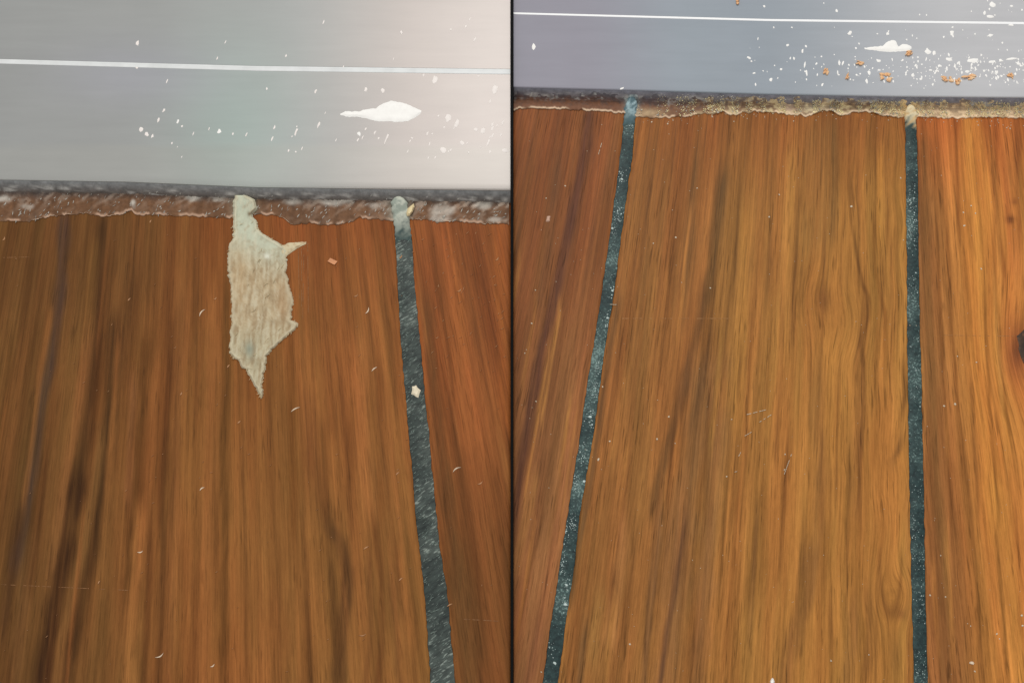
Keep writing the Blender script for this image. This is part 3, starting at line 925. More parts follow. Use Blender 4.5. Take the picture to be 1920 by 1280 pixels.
WL = [(258, 81, 5, 7), (265, 243, 8, 6), (275, 252, 6, 5), (307, 207, 3, 6), (297, 225, 3, 6), (333, 228, 3, 5), (411, 246, 6, 7), (392, 242, 2, 5),
      (462, 252, 2, 5), (407, 110, 2, 5), (592, 172, 3, 6), (598, 234, 3, 8), (673, 251, 8, 6), (686, 169, 6, 6), (718, 171, 6, 6),
      (703, 249, 3, 7), (840, 223, 9, 9), (857, 232, 6, 12), (832, 281, 7, 7), (905, 247, 8, 8), (866, 267, 7, 5), (928, 167, 7, 11),
      (815, 149, 7, 9), (948, 282, 9, 6), (892, 243, 5, 5), (725, 260, 3, 12), (915, 268, 3, 12), (555, 248, 3, 10), (256, 127, 5, 3)]
WR = [(1861, 9, 7, 6), (1897, 12, 4, 2), (1846, 25, 3, 4), (1857, 31, 7, 4), (1594, 62, 5, 4), (1664, 64, 3, 3), (1645, 64, 2, 2), (1785, 63, 5, 5),
      (1786, 52, 3, 2), (1828, 64, 2, 2), (1856, 67, 6, 3), (1895, 47, 6, 3), (1477, 85, 4, 3), (1489, 110, 3, 3), (1509, 122, 2, 6), (1464, 130, 3, 3),
      (1446, 149, 4, 4), (1505, 96, 2, 5), (1574, 118, 3, 7), (1571, 138, 2, 7), (1647, 114, 5, 3), (1611, 82, 2, 2), (1740, 97, 6, 5), (1752, 100, 4, 5),
      (1780, 111, 8, 4), (1826, 114, 13, 5), (1858, 116, 7, 3), (1898, 111, 13, 3), (1877, 114, 5, 3), (1910, 120, 4, 3), (1762, 124, 4, 3),
      (1745, 132, 4, 3), (1756, 134, 4, 2), (1814, 134, 6, 3), (1845, 133, 3, 3), (1712, 141, 3, 4), (1728, 146, 2, 5), (1625, 152, 3, 5),
      (1630, 137, 4, 4), (1607, 142, 2, 2), (1648, 132, 4, 2), (1791, 125, 1.5, 8), (1404, 109, 4, 3), (1414, 137, 3, 2), (1409, 115, 2, 2),
      (1421, 73, 1.5, 3), (1433, 12, 3, 3), (1000, 88, 4, 6), (1451, 52, 2, 2), (1485, 52, 2, 2), (1700, 75, 2, 2), (1166, 166, 5, 2), (1513, 138, 2, 6)]
for lst, par in ((WL, sill_l), (WR, sill_r)):
    for i, (x, y, rx, ry) in enumerate(lst):
        sk = math.radians(22) if par is sill_l else random.uniform(-.3, .3)
        kx = 0.62 if par is sill_l else 0.85
        v, f = blob_geo(x, y, ZS, rx * kx, ry * (0.75 if par is sill_l else 0.85), sk, 0.00012, 8, 0.38)
        o = mesh_np('paint_fleck', v, f, M_PAINT if par is sill_r or i in (5, 6, 12) else M_THIN, par)
lots = []
for _ in range(70):
    x = 957 - abs(random.gauss(0, 190)) if random.random() < .7 else random.uniform(240, 940)
    y = random.uniform(230, 300) if random.random() < .75 else random.uniform(20, 230)
    if x < 5 or x > 950 or (630 < x < 800 and 180 < y < 235):
        continue
    lots.append(blob_geo(x, y, ZS, random.uniform(.8, 2.0), random.uniform(1.5, 4.5), math.radians(25), 0.00004, 6, .4))
tag(mesh_np('paint_speckle', *join(lots), M_THIN, sill_l), kind='stuff')
lots = []
for _ in range(330):
    x = 1960 - abs(random.gauss(0, 260))
    if x < 1400:
        continue
    y = random.gauss(130, 16) if random.random() < .72 else random.uniform(2, 168)
    if y > 172 or y < 0 or (1615 < x < 1715 and 72 < y < 100) or abs(y - 40) < 5:
        continue
    r = random.uniform(.6, 1.9)
    lots.append(blob_geo(x, y, ZS, r, r * random.uniform(.7, 2.2), random.uniform(-.5, .5), 0.00005, 6, .4))
tag(mesh_np('paint_speckle', *join(lots), M_PAINT, sill_r), kind='stuff')

# crumbs lying on the right-hand sill
CR = [(1707, 100, 9, 5, -.3, 'orange wood crumb touching the right tip of the white paint splash'),
      (1614, 118, 10, 5, .05, 'flat yellowish wood crumb below the left tip of the white paint splash'),
      (1548, 133, 5, 7, .5, 'small tilted orange wood crumb, leftmost big one on the speckled sill'),
      (1590, 143, 4, 7, .6, 'thin pale orange sliver between the tilted crumb and the round crumb'),
      (1660, 144, 10, 8, -.2, 'round bright orange wood crumb on the sill left of the upright seam'),
      (1777, 147, 10, 6, .1, 'pinkish orange wood crumb, left one of the close pair on the sill'),
      (1795, 153, 6, 6, .4, 'small pale crumb in the dip between the pair of orange crumbs'),
      (1817, 145, 12, 6, .1, 'largest ochre wood crumb, right one of the close pair on the sill'),
      (1895, 142, 6, 7, 0, 'faint orange wood crumb nearest the right edge of the sill'),
      (1385, 4, 5, 6, .3, 'orange wood crumb at the top edge beyond the thin bright ridge')]
for x, y, rx, ry, an, lab in CR:
    c0 = P(np.float64(x), np.float64(y), ZS)
    geos = []
    for k in range(9):
        geos.append(blob_geo(x + random.uniform(-.85, .85) * rx, y + random.uniform(-.7, .7) * ry, ZS + .00003 * k, rx * random.uniform(.2, .6),
                             ry * random.uniform(.2, .55), an + random.uniform(-.6, .6), random.uniform(.00015, .0004), 7, .4))
    v, f = join(geos)
    v = np.array(v) - c0
    o = mesh_np('wood_crumb', v, f, M_ORANGE, None, smooth=False)
    o.location = c0.tolist()
    tag(o, lab, 'crumb', 'orange wood crumbs on the sill')

# ------------------------------------------------------------------ glue bead along each sill
GL_L = line([(-260, 416), (0, 415), (50, 416), (66, 413), (95, 406), (130, 403), (160, 400), (180, 404), (200, 406), (230, 403), (238, 397), (246, 394), (254, 404), (300, 404),
             (350, 405), (430, 409), (480, 402), (505, 404), (530, 407), (546, 423), (560, 420), (585, 418), (600, 422), (640, 421), (662, 416), (670, 408), (720, 413), (745, 415),
             (775, 412), (805, 412), (820, 418), (850, 415), (900, 419), (957, 421)])
GL_R = line([(963, 208), (972, 205), (1000, 203), (1050, 205), (1110, 208), (1165, 213), (1185, 214), (1195, 220), (1230, 222), (1260, 220), (1290, 219), (1320, 213), (1345, 213),
             (1355, 209), (1370, 216), (1385, 215), (1392, 209), (1400, 213), (1412, 209), (1440, 211), (1465, 213), (1480, 217), (1500, 215), (1512, 220), (1530, 212),
             (1545, 207), (1560, 208), (1576, 218), (1590, 215), (1597, 211), (1620, 210), (1640, 212), (1660, 218), (1690, 220), (1720, 219), (1760, 221), (1800, 222), (1850, 220),
             (1920, 222), (2180, 222)])


def glue(x0, x1, front, lower, lipw, colf, label, seed, rise):
    xs = np.arange(x0, x1, 2.2)
    nz = Noise(seed)
    top_y = front(xs) + lipw * 0.2 + (fbm(nz, xs / 12.0, xs * 0, 3) - .5) * 12
    low_y = lower(xs) + (fbm(nz, xs / 5.0, xs * 0 + 9, 3) - .5) * 5.5
    s = np.linspace(0, 1, 26)
    Y_ = top_y[None, :] * (1 - s[:, None]) + low_y[None, :] * s[:, None]
    X_ = np.broadcast_to(xs[None, :], Y_.shape)
    t = s[:, None]
    base = (ZS - .0006) * np.clip(1 - (Y_ - front(X_)) / lipw, 0, 1) ** 0.8 + 0.00012
    nn = fbm(nz, X_ / 11.0, Y_ / 7.0, 4)
    h = rise * (0.35 + 1.1 * nn) * (0.5 + 0.5 * np.sin(np.pi * np.clip(t, 0, 1)))
    rim = 0.00012 * np.exp(-((low_y[None, :] - Y_ - 2.0) / 2.0) ** 2) * (0.4 + nn)
    z = np.maximum(base, 0.0002 * (1 - t)) * 1.0 + h + rim + 0.00005
    z = z * (1 - sm(0.97, 1.0, t)) + 0.00012 * sm(0.97, 1.0, t)
    z = np.where(t == 0, base + 0.00002, z)
    z = np.maximum(z, base + 0.00001)
    col = colf(X_, Y_, t, nn, low_y[None, :] - Y_, nz)
    top = P(X_, Y_, z)
    o = slab('glue_bead', top, 0.00002, M_GLUE, None, {'tone': col})
    tag(o, label, 'glue')
    return o, xs, low_y


def mixa(c, t_, k):
    k = np.clip(k, 0, 1)[..., None]
    return c * (1 - k) + lin(t_) * k


def col_gl(X, Y, t, nn, de, nz):
    c = np.zeros(X.shape + (3,)) + lin((106, 75, 52))
    c = c * (0.65 + 0.75 * fbm(NB, X / 9.0, Y / 60.0, 3))[..., None]
    c = mixa(c, (84, 84, 84), (1 - sm(.05, .6, t)) * .95 + 0 * X)
    dens = 0.4 + 0.6 * sm(520, 900, X)
    sk = fbm(nz, (X + Y * 1.1) / 9.0, (Y - X * 0.2) / 16.0, 3)
    c = mixa(c, (188, 168, 150), sm(.5, .68, sk) * (0.15 + .65 * np.exp(-((t - .32) / .25) ** 2)) * dens * 1.15)
    c = mixa(c, (150, 112, 84), sm(.5, .8, nn) * .4 * dens)
    c = mixa(c, (206, 170, 144), np.exp(-((de - 3.0) / 1.8) ** 2) * sm(.45, .75, NB(X / 11.0, X * 0 + 4)) * .85)
    for gx, gy, rx, ry, a in ((5, 372, 14, 6, .8), (52, 388, 12, 5, .5), (365, 368, 16, 9, .95), (342, 355, 8, 6, .5), (408, 372, 10, 6, .6), (250, 382, 5, 8, .9),
                              (550, 378, 16, 7, .7), (625, 378, 22, 8, .7), (650, 372, 12, 8, .7), (700, 385, 10, 6, .5), (830, 395, 22, 12, .65), (908, 384, 18, 9, .7),
                              (825, 410, 20, 6, .6), (930, 412, 16, 5, .6)):
        c = mixa(c, (206, 200, 188), a * .8 * sm(.2, .9, gauss2(X, Y, gx, gy, rx * 1.2, ry * 1.2) * (0.45 + 1.1 * sk)))
    c = mixa(c, (164, 172, 160), .9 * np.exp(-((X - 750) / 17.0) ** 2) * (0.6 + .6 * sk))
    c = mixa(c, (178, 180, 160), .8 * np.exp(-((X - 458) / 18.0) ** 2))
    return c


def col_gr(X, Y, t, nn, de, nz):
    c = np.zeros(X.shape + (3,)) + lin((118, 80, 58))
    c = mixa(c, (98, 100, 108), (1 - sm(.05, .6, t)) * .95 + 0 * X)
    sk = fbm(nz, X / 6.0, Y / 5.0, 3)
    ck = fbm(nz, X / 16.0, Y / 9.0, 3)
    sandy = (.55 + .45 * sm(.4, .55, ck)) * sm(1190, 1480, X + 60 * (NB(X / 40.0, X * 0) - .5))
    c = mixa(c, (168, 144, 112), sandy * (.5 + .5 * t) * .85)
    c = mixa(c, (216, 196, 152), sandy * sm(.46, .62, sk) * .85)
    c = mixa(c, (86, 80, 78), sm(.55, .7, 1 - sk) * (1 - sm(.5, .9, t)) * .5)
    c = mixa(c, (224, 194, 156), sm(1620, 1720, X) * sm(.1, .6, t) * (.5 + .5 * sm(.4, .6, sk)) * .9)
    c = mixa(c, (190, 190, 184), sm(.58, .75, sk) * (1 - sandy) * np.exp(-((t - .25) / .2) ** 2) * .8)
    c = mixa(c, (234, 204, 172), np.exp(-((de - 2.2) / 1.8) ** 2) * sm(.3, .5, NB(X / 19.0, X * 0 + 14)) * .9)
    c = mixa(c, (170, 196, 198), .85 * gauss2(X, Y, 1185, 196, 11, 18) * (.5 + sk))
    c = mixa(c, (232, 196, 140), .85 * gauss2(X, Y, 1702, 200, 14, 18) * (.6 + sk))
    c = mixa(c, (196, 170, 132), .7 * gauss2(X, Y, 1215, 212, 28, 8))
    c = mixa(c, (206, 190, 160), .6 * gauss2(X, Y, 1530, 203, 30, 9))
    c = mixa(c, (214, 186, 160), .6 * gauss2(X, Y, 1478, 203, 14, 10))
    return c


g1, gx1, gy1 = glue(-260, 956.6, FR_L, GL_L, 22, col_gl, 'smeared brownish glue bead with chalky streaks along the broad sill', 41, 0.00012)
g2, gx2, gy2 = glue(963.4, 2180, FR_R, GL_R, 18, col_gr, 'crumbly sandy glue bead with a ragged pale edge along the bluish grey sill', 42, 0.0002)

# bright curled edge of the dried glue, built as a run of small raised lips
lots = []
for gx_, gy_, par in ((gx1, gy1, 0), (gx2, gy2, 1)):
    i = 0
    n = len(gx_)
    while i < n - 12:
        L_ = random.randint(5, 13)
        if random.random() < (.5 if par else .38) and -40 < gx_[i] < 1960:
            vs, fs = [], []
            m = 0
            for k in range(L_ + 1):
                if i + k >= n:
                    break
                w = (1.2 if par else 1.1) * math.sin(math.pi * (k + .3) / (L_ + .6)) * random.uniform(.5, 1.2) + .25
                x, y = gx_[i + k], gy_[i + k] - 1.2
                vs += [P(np.float64(x), np.float64(y - w), 0.0001), P(np.float64(x), np.float64(y - w * .2), 0.0003), P(np.float64(x), np.float64(y + w), 0.00005)]
                m += 1
            for k in range(m - 1):
                b = k * 3
                fs += [(b, b + 1, b + 4, b + 3), (b + 1, b + 2, b + 5, b + 4)]
            if m > 2:
                (lots if par else lots).append((par, vs, fs))
        i += L_ + random.randint(0, 6)
for par, g in ((0, g1), (1, g2)):
    v, f = join([(a, b) for q, a, b in lots if q == par])
    o = mesh_np('curled_edge', v, f, M_EDGE, g)
    o.data.flip_normals()
    o['kind'] = 'stuff'

# grains in the right-hand bead
for mat, nm, cnt in ((M_SAND, 'sandy_grain', 3600), (M_SANDG, 'grey_grain', 2400)):
    lots = []
    for _ in range(cnt):
        x = random.uniform(1190, 1960)
        d = 0.12 + .88 * min(1, max(0, (x - 1190) / 260.0))
        if random.random() > d:
            continue
        if NA(np.array(x / 13.0), np.array(3.0)) < (.42 if x < 1640 else .2):
            continue
        lo = float(GL_R(x)) - 1
        hi = float(FR_R(x)) + (4 if mat is M_SANDG else 8)
        y = lo - (lo - hi) * random.random()
        if x > 1650 and mat is M_SANDG and random.random() < .5:
            continue
        r = random.uniform(.5, 1.5)
        zz = max(0.0001, (ZS - .0006) * max(0, 1 - (y - float(FR_R(x))) / 18) ** .8) + 0.00035
        lots.append(blob_geo(x, y, zz - .0002, r, r * random.uniform(.7, 1.6), random.uniform(0, 3), random.uniform(.0002, .0004), 5, .35))
    o = mesh_np(nm, *join(lots), mat, g2, smooth=False)
    o['kind'] = 'stuff'
lots = []
for _ in range(260):
    x = random.uniform(0, 950)
    y = float(GL_L(x)) - random.random() * 46
    zz = max(0.0001, (ZS - .0006) * max(0, 1 - (y - float(FR_L(x))) / 22) ** .8) + 0.00022
    lots.append(fibre_geo(x, y, zz - .0001, random.uniform(3, 9), math.radians(random.gauss(-50, 18)), random.uniform(-.8, .8), random.uniform(.3, .8)))
o = mesh_np('chalky_fibre', *join(lots), M_SANDG, g1, smooth=False)
o['kind'] = 'stuff'

# ------------------------------------------------------------------ torn patch
XLp = [(366, 441), (372, 438), (383, 437), (445, 437), (460, 429), (480, 427), (520, 428), (545, 434), (590, 434), (640, 431), (662, 430), (672, 438), (674, 446), (690, 453), (692, 462),
       (705, 467), (722, 476), (740, 486), (746, 489)]
XRp = [(366, 462), (374, 476), (380, 481), (392, 482), (400, 472), (404, 474), (415, 481), (428, 483), (437, 491), (446, 505), (454, 520), (462, 533), (470, 537), (476, 537), (490, 538),
       (510, 536), (540, 543), (565, 551), (585, 546), (600, 547), (606, 558), (612, 558), (625, 545), (640, 525), (657, 508), (666, 501), (690, 498), (715, 492), (738, 494), (746, 490)]
ya = np.arange(366, 746.5, 2.0)
al = np.interp(ya, [q[0] for q in XLp], [q[1] for q in XLp])
ah = np.interp(ya, [q[0] for q in XRp], [q[1] for q in XRp])
nz = Noise(77)
al = al + (fbm(nz, ya / 4.0, ya * 0, 3) - .5) * 5
ah = ah + (fbm(nz, ya / 3.5, ya * 0 + 30, 3) - .5) * 7
ah = np.maximum(ah, al + 1)
s = np.linspace(0, 1, 46)
X = al[:, None] * (1 - s) + ah[:, None] * s
Y = np.broadcast_to(ya[:, None], X.shape)
ed = np.minimum(s, 1 - s)[None, :] * (ah - al)[:, None]
bx_ = np.concatenate([al, ah])
by_ = np.concatenate([ya, ya])
seg = np.stack([np.interp(np.linspace(0, 1, 900), np.linspace(0, 1, len(al)), al), np.interp(np.linspace(0, 1, 900), np.linspace(0, 1, len(al)), ya)], 1)
seg2 = np.stack([np.interp(np.linspace(0, 1, 1800), np.linspace(0, 1, len(ah)), ah), np.interp(np.linspace(0, 1, 1800), np.linspace(0, 1, len(ah)), ya)], 1)
allp = np.vstack([seg, seg2])
ed = np.array([[np.sqrt(((allp - (px_, py_)) ** 2).sum(1)).min() for px_, py_ in zip(rx_, ry_)] for rx_, ry_ in zip(X, Y)])
fib = fbm(nz, (X + Y * .06 + 5 * NB(Y / 30, X / 30)) / 3.2, (Y - X * .5) / 22.0, 4)
chp = fbm(nz, (X - Y) / 14.0, (X + Y) / 7.0, 3)
blo = fbm(nz, X / 22.0, Y / 28.0, 3)
z = 0.00004 + 0.0004 * sm(0, 3.5, ed) + 0.00028 * np.exp(-((ed - 4) / 3.0) ** 2) + 0.00035 * (fib - .5) * sm(0, 6, ed) + 0.0006 * (blo - .5) * sm(0, 6, ed)
z = np.maximum(z, 0.00004)
bead_z = 0.0012 * (1 - sm(366, 408, Y)) + 0.0004 * (1 - sm(395, 420, Y))
z = z + bead_z
c = np.zeros(X.shape + (3,)) + lin((184, 166, 134))
c = mixa(c, (192, 198, 176), (1 - sm(440, 520, Y + (X - 480) * -.3)) * .9)
c = mixa(c, (178, 168, 138), sm(580, 660, Y) * .8)
c = mixa(c, (136, 106, 72), sm(.5, .72, 1-fib) * .5 * sm(430, 520, Y))
c = mixa(c, (150, 124, 90), sm(.5, .7, chp) * .35)
c = mixa(c, (204, 196, 170), sm(.52, .72, fib) * .5)
c = mixa(c, (206, 196, 168), np.exp(-((ed - 3) / 3.5) ** 2) * .55)
c = mixa(c, (192, 164, 124), gauss2(X, Y, 450, 520, 16, 60) * .4)
c = mixa(c, (134, 140, 124), gauss2(X, Y, 468, 655, 9, 16) * .8)
c = mixa(c, (118, 94, 66), gauss2(X, Y, 468, 401, 4, 4) * .9)
c = mixa(c, (232, 232, 214), gauss2(X, Y, 501, 480, 6, 5) * .8)
c = mixa(c, (168, 126, 84), gauss2(X, Y, 530, 560, 14, 40) * .35)
patch = slab('torn_patch', P(X, Y, z), 0.00001, M_PATCH, None, {'tone': c})
sp = span_sheet('splinter', [(526, 460, 474), (533, 459, 482), (540, 456, 478), (550, 455, 470), (560, 454, 464), (568, 453, 460), (574, 453, 457)], 0.0001, 0.00035, M_PATCH, None, jag=1.5, seed=12)
cs = np.zeros(sp[0].shape + (3,)) + lin((206, 192, 158))
cs = mixa(cs, (176, 148, 112), sm(.5, .75, fbm(nz, sp[0] / 6.0, sp[1] / 3.0, 3)) * .7)
o = slab('splinter', sp[2], 0.00001, M_PATCH, patch, {'tone': cs})
o.data.flip_normals()
tag(patch, 'ragged pale beige fibrous patch torn down into the brown board below the sill', 'patch')
lots = []
for _ in range(150):
    k = random.randint(0, len(ya) - 1)
    left = random.random() < .5
    x = (al[k] + random.uniform(-1, 4)) if left else (ah[k] + random.uniform(-4, 1))
    lots.append(fibre_geo(x, ya[k], 0.0003, random.uniform(3, 9), math.radians(random.gauss(-68, 22)), random.uniform(-.9, .9), random.uniform(.3, .7)))
for _ in range(25):
    k = random.randint(20, len(ya) - 6)
    x = random.uniform(al[k] + 3, ah[k] - 3)
    lots.append(fibre_geo(x, ya[k], 0.0005, random.uniform(5, 12), math.radians(random.gauss(-55, 15)), random.uniform(-.5, .5), random.uniform(.25, .6)))
o = mesh_np('loose_fibre', *join(lots), plain_mat('patch_fibre', (200, 182, 146), .8, .15), patch, smooth=False)
o['kind'] = 'stuff'

# ------------------------------------------------------------------ chalky smear at the top of the seams
def seam_cap(x0f, x1f, pts_y, colA, colB, label, seed, parent):
    ys_ = np.arange(pts_y[0], pts_y[1], 2.0)
    n_ = Noise(seed)
    L_ = x0f(ys_) + (fbm(n_, ys_ / 6, ys_ * 0, 2) - .5) * 5 - 1
    R_ = x1f(ys_) + (fbm(n_, ys_ / 6, ys_ * 0 + 8, 2) - .5) * 5 + 1
    rd = np.sqrt(np.clip((ys_ - pts_y[0] + 1) / 14.0, 0, 1)) * (0.85 + .15 * n_(ys_ / 5, ys_ * 0 + 20))
    mid_ = (L_ + R_) / 2
    L_ = mid_ + (L_ - mid_) * rd
    R_ = mid_ + (R_ - mid_) * rd
    s_ = np.linspace(0, 1, 18)
    X_ = L_[:, None] * (1 - s_) + R_[:, None] * s_
    Y_ = np.broadcast_to(ys_[:, None], X_.shape)
    q = fbm(n_, (X_ + Y_) / 8.0, (Y_ - X_ * .4) / 11.0, 3)
    e_ = np.minimum(s_, 1 - s_)[None, :] * (R_ - L_)[:, None]
    t_ = (Y_ - pts_y[0]) / (pts_y[1] - pts_y[0])
    z_ = 0.00006 + (0.0002 + .0004 * q) * sm(0, 3, e_) * (1 - sm(.75, 1, t_)) + 0.0016 * (1 - sm(0, .6, t_)) - 0.00026 * sm(.6, 1, t_)
    c_ = np.zeros(X_.shape + (3,)) + lin(colA)
    c_ = mixa(c_, colB, sm(.35, .6, q) * .8)
    c_ = mixa(c_, (62, 78, 76), sm(.35, .95, t_ + (q - .5) * .7))
    o_ = slab('chalky_cap', P(X_, Y_, z_), -0.0004, M_PATCH, parent, {'tone': c_})
    return o_


cap1 = seam_cap(LS_l, LS_r, (368, 458), (150, 158, 146), (204, 206, 190), '', 61, None)
tag(cap1, 'pale chalky glue blob capping the dark seam under the broad sill', 'glue')
cap2 = seam_cap(A_l, A_r, (180, 240), (92, 116, 122), (176, 200, 204), '', 62, None)
tag(cap2, 'bluish white glue blob capping the slanting seam', 'glue')
cap3 = seam_cap(B_l, B_r, (196, 246), (214, 180, 128), (238, 226, 190), '', 63, None)
tag(cap3, 'cream and orange glue blob capping the upright seam', 'glue')

# ------------------------------------------------------------------ single bits lying on the boards


def single(name, geo, x, y, mat, label, cat, z=0.0, group=None, smooth=False):
    c0 = P(np.float64(x), np.float64(y), z)
    v, f = geo
    o_ = mesh_np(name, np.array(v) - c0, f, mat, None, smooth)
    o_.location = c0.tolist()
    tag(o_, label, cat, group)
    return o_


M_CHIPW = plain_mat('cream_chip', (226, 214, 186), .6, .12)
single('glue_chip', blob_geo(779, 733, 0, 8, 13.5, -.15, .0004, 11, .34), 779, 733, M_CHIPW, 'cream chip lying on the grey green seam left of the divider', 'chip')
V = [P(np.float64(a), np.float64(b), zz) for zz in (.00002, .00025) for a, b in ((614, 490), (619, 483.5), (633, 490), (627, 496.5))]
single('wood_flake', (V, [(0, 1, 5, 4), (1, 2, 6, 5), (2, 3, 7, 6), (3, 0, 4, 7), (4, 5, 6, 7), (3, 2, 1, 0)]), 622, 490, plain_mat('pale_flake', (204, 142, 100), .6, .1),
       'small square tan flake on the board right of the torn patch', 'flake')
single('glue_chip', blob_geo(769, 394, .0012, 5, 12, .5, .0007, 8, .2), 769, 394, plain_mat('cream_chip_b', (226, 206, 160), .6, .15),
       'cream sliver leaning at the top of the grey green seam', 'chip', .0012)
single('glue_chip', blob_geo(1028, 410, 0, 4.5, 6.5, .1, .0003, 8, .3), 1028, 410, plain_mat('pink_chip', (196, 160, 138), .7, .1),
       'pinkish speck on the narrow board left of the slanting seam', 'chip')
single('glue_chip', blob_geo(1448, 1277, 0, 4, 8, .1, .0006, 8, .2), 1448, 1277, M_PAINT, 'white crumb at the bottom edge of the wide golden board', 'chip')
single('glue_chip', blob_geo(1822, 1242, 0, 5, 3.5, .1, .0003, 7, .3), 1822, 1242, M_PALE, 'pale tan crumb low on the orange board right of the upright seam', 'chip')
FB = [(378, 915, 11, -35, 'pale curl'), (553, 766, 19, -28, 'longest pale curl'), (701, 691, 13, -38, ''), (377, 585, 17, -52, ''), (428, 686, 8, -50, ''), (448, 791, 8, -40, ''),
      (263, 1035, 11, -12, ''), (185, 1091, 8, -60, ''), (399, 1248, 10, -35, ''), (300, 1230, 18, -28, ''), (686, 1026, 12, -32, ''), (751, 1085, 10, -40, ''), (680, 1191, 14, -10, ''),
      (843, 1133, 12, -28, ''), (690, 583, 14, -62, ''), (668, 555, 9, -30, ''), (752, 482, 9, -50, ''), (933, 486, 9, -50, ''), (901, 906, 11, -30, ''), (745, 887, 9, -40, ''),
      (242, 561, 8, -45, ''), (8, 448, 9, -60, ''), (862, 545, 10, -35, ''), (282, 415, 7, -60, ''), (855, 878, 18, -32, ''), (340, 738, 7, -60, ''), (404, 560, 7, -40, '')]
WH = {553: 'long pale curl of fibre below the tip of the torn patch', 378: 'short bright curl on the dark board down left of the torn patch',
      377: 'straight pale fibre left of the torn patch', 300: 'long faint curl low on the wide dark board', 701: 'short pale fibre left of the cream chip on the seam',
      263: 'flat little curl on the bright streak of the dark board', 399: 'hooked little curl near the bottom of the wide dark board',
      690: 'bright splinter between the torn patch and the seam', 855: 'long faint fibre on the reddish board by the seam'}
lots = []
for x, y, L_, a, _ in FB:
    g = fibre_geo(x, y, 0, L_, math.radians(a), random.choice((.7, -.7, .4)), .9)
    if x in WH:
        single('fibre_curl', g, x, y, M_PALE, WH[x], 'fibre', group='pale fibre curls on the dusty floor')
    else:
        lots.append(g)
for _ in range(120):
    x, y = random.uniform(0, 950), random.uniform(430, 1280)
    lots.append(fibre_geo(x, y, 0, random.uniform(2, 7), math.radians(random.gauss(-45, 18)), random.uniform(-.8, .8), random.uniform(.2, .45)))
for _ in range(60):
    x, y = random.uniform(790, 950), random.uniform(430, 700)
    lots.append(fibre_geo(x, y, 0, random.uniform(3, 9), math.radians(random.gauss(-50, 12)), random.uniform(-.5, .5), random.uniform(.2, .5)))
dl = mesh_np('dust', *join(lots), plain_mat('faint_fibre', (182, 136, 98), .7, .2), smooth=False)
tag(dl, 'fine pale fibres scattered over the darker floor sample', 'dust', kind='stuff')

SP = [(1060, 349, 2), (1024, 372, 1.5), (1267, 445, 2.2), (1225, 456, 1.5), (1332, 540, 2), (1004, 544, 1.4), (997, 606, 1.8), (1307, 353, 1.4), (1005, 752, 2), (1254, 781, 2),
      (1232, 823, 2.6), (1143, 827, 1.8), (1122, 861, 2.6), (1130, 725, 1.8), (1363, 893, 2), (1266, 831, 1.6), (1689, 334, 2.2), (1596, 387, 2.4), (1461, 365, 1.8), (1442, 407, 2),
      (1806, 398, 2), (1829, 400, 2.2), (1821, 386, 1.8), (1808, 423, 2.4), (1840, 504, 2.2), (1894, 241, 2), (1888, 240, 1.6), (1831, 679, 1.8), (1795, 668, 1.5), (1791, 757, 3), (1770, 761, 2),
      (1472, 851, 2), (1471, 880, 2), (1744, 1115, 2.2), (1773, 1118, 1.8), (1916, 1153, 2.6), (1917, 1172, 2.6), (1869, 1188, 2.2), (1874, 1197, 1.8), (1828, 1258, 2), (1820, 1173, 1.4),
      (1558, 1238, 2.2), (1629, 1227, 1.5), (1181, 1207, 2), (1015, 1259, 1.8), (984, 662, 1.6), (1372, 786, 1.2), (1694, 450, 1.2), (1764, 1041, 1.6), (1222, 229, 1.6), (1252, 232, 1.8)]
lots = [blob_geo(x, y, 0, r * .8, r * .95, random.uniform(0, 3), .00015, 6, .35) for x, y, r in SP]
for _ in range(260):
    x, y = random.uniform(966, 1918), random.uniform(215, 1280)
    lots.append(blob_geo(x, y, 0, random.uniform(.4, .9), random.uniform(.4, .9), 0, .00008, 5, .3))
for _ in range(70):
    x = random.uniform(1200, 1920)
    y = float(GL_R(x)) + abs(random.gauss(0, 9))
    lots.append(blob_geo(x, y, 0, random.uniform(.5, 1.5), random.uniform(.5, 1.3), 0, .00015, 5, .3))
for x, y, L_, a in ((1478, 868, 40, -70), (1420, 772, 36, -14), (1437, 783, 26, -32), (1386, 853, 18, -60), (1384, 883, 17, -12), (1405, 812, 15, -30), (1124, 283, 26, 106), (1152, 571, 12, 3)):
    n_ = int(L_ / 4)
    for k in range(n_):
        if random.random() < .35:
            continue
        u = (k / n_ - .5) * L_
        lots.append(fibre_geo(x + u * math.cos(math.radians(a)), y + u * math.sin(math.radians(a)), .00001, 6, math.radians(a + random.uniform(-8, 8)), 0, .55))
dr = mesh_np('dust', *join(lots), M_DUST, smooth=False)
tag(dr, 'tiny pale specks scattered over the golden floor sample', 'dust', kind='stuff')

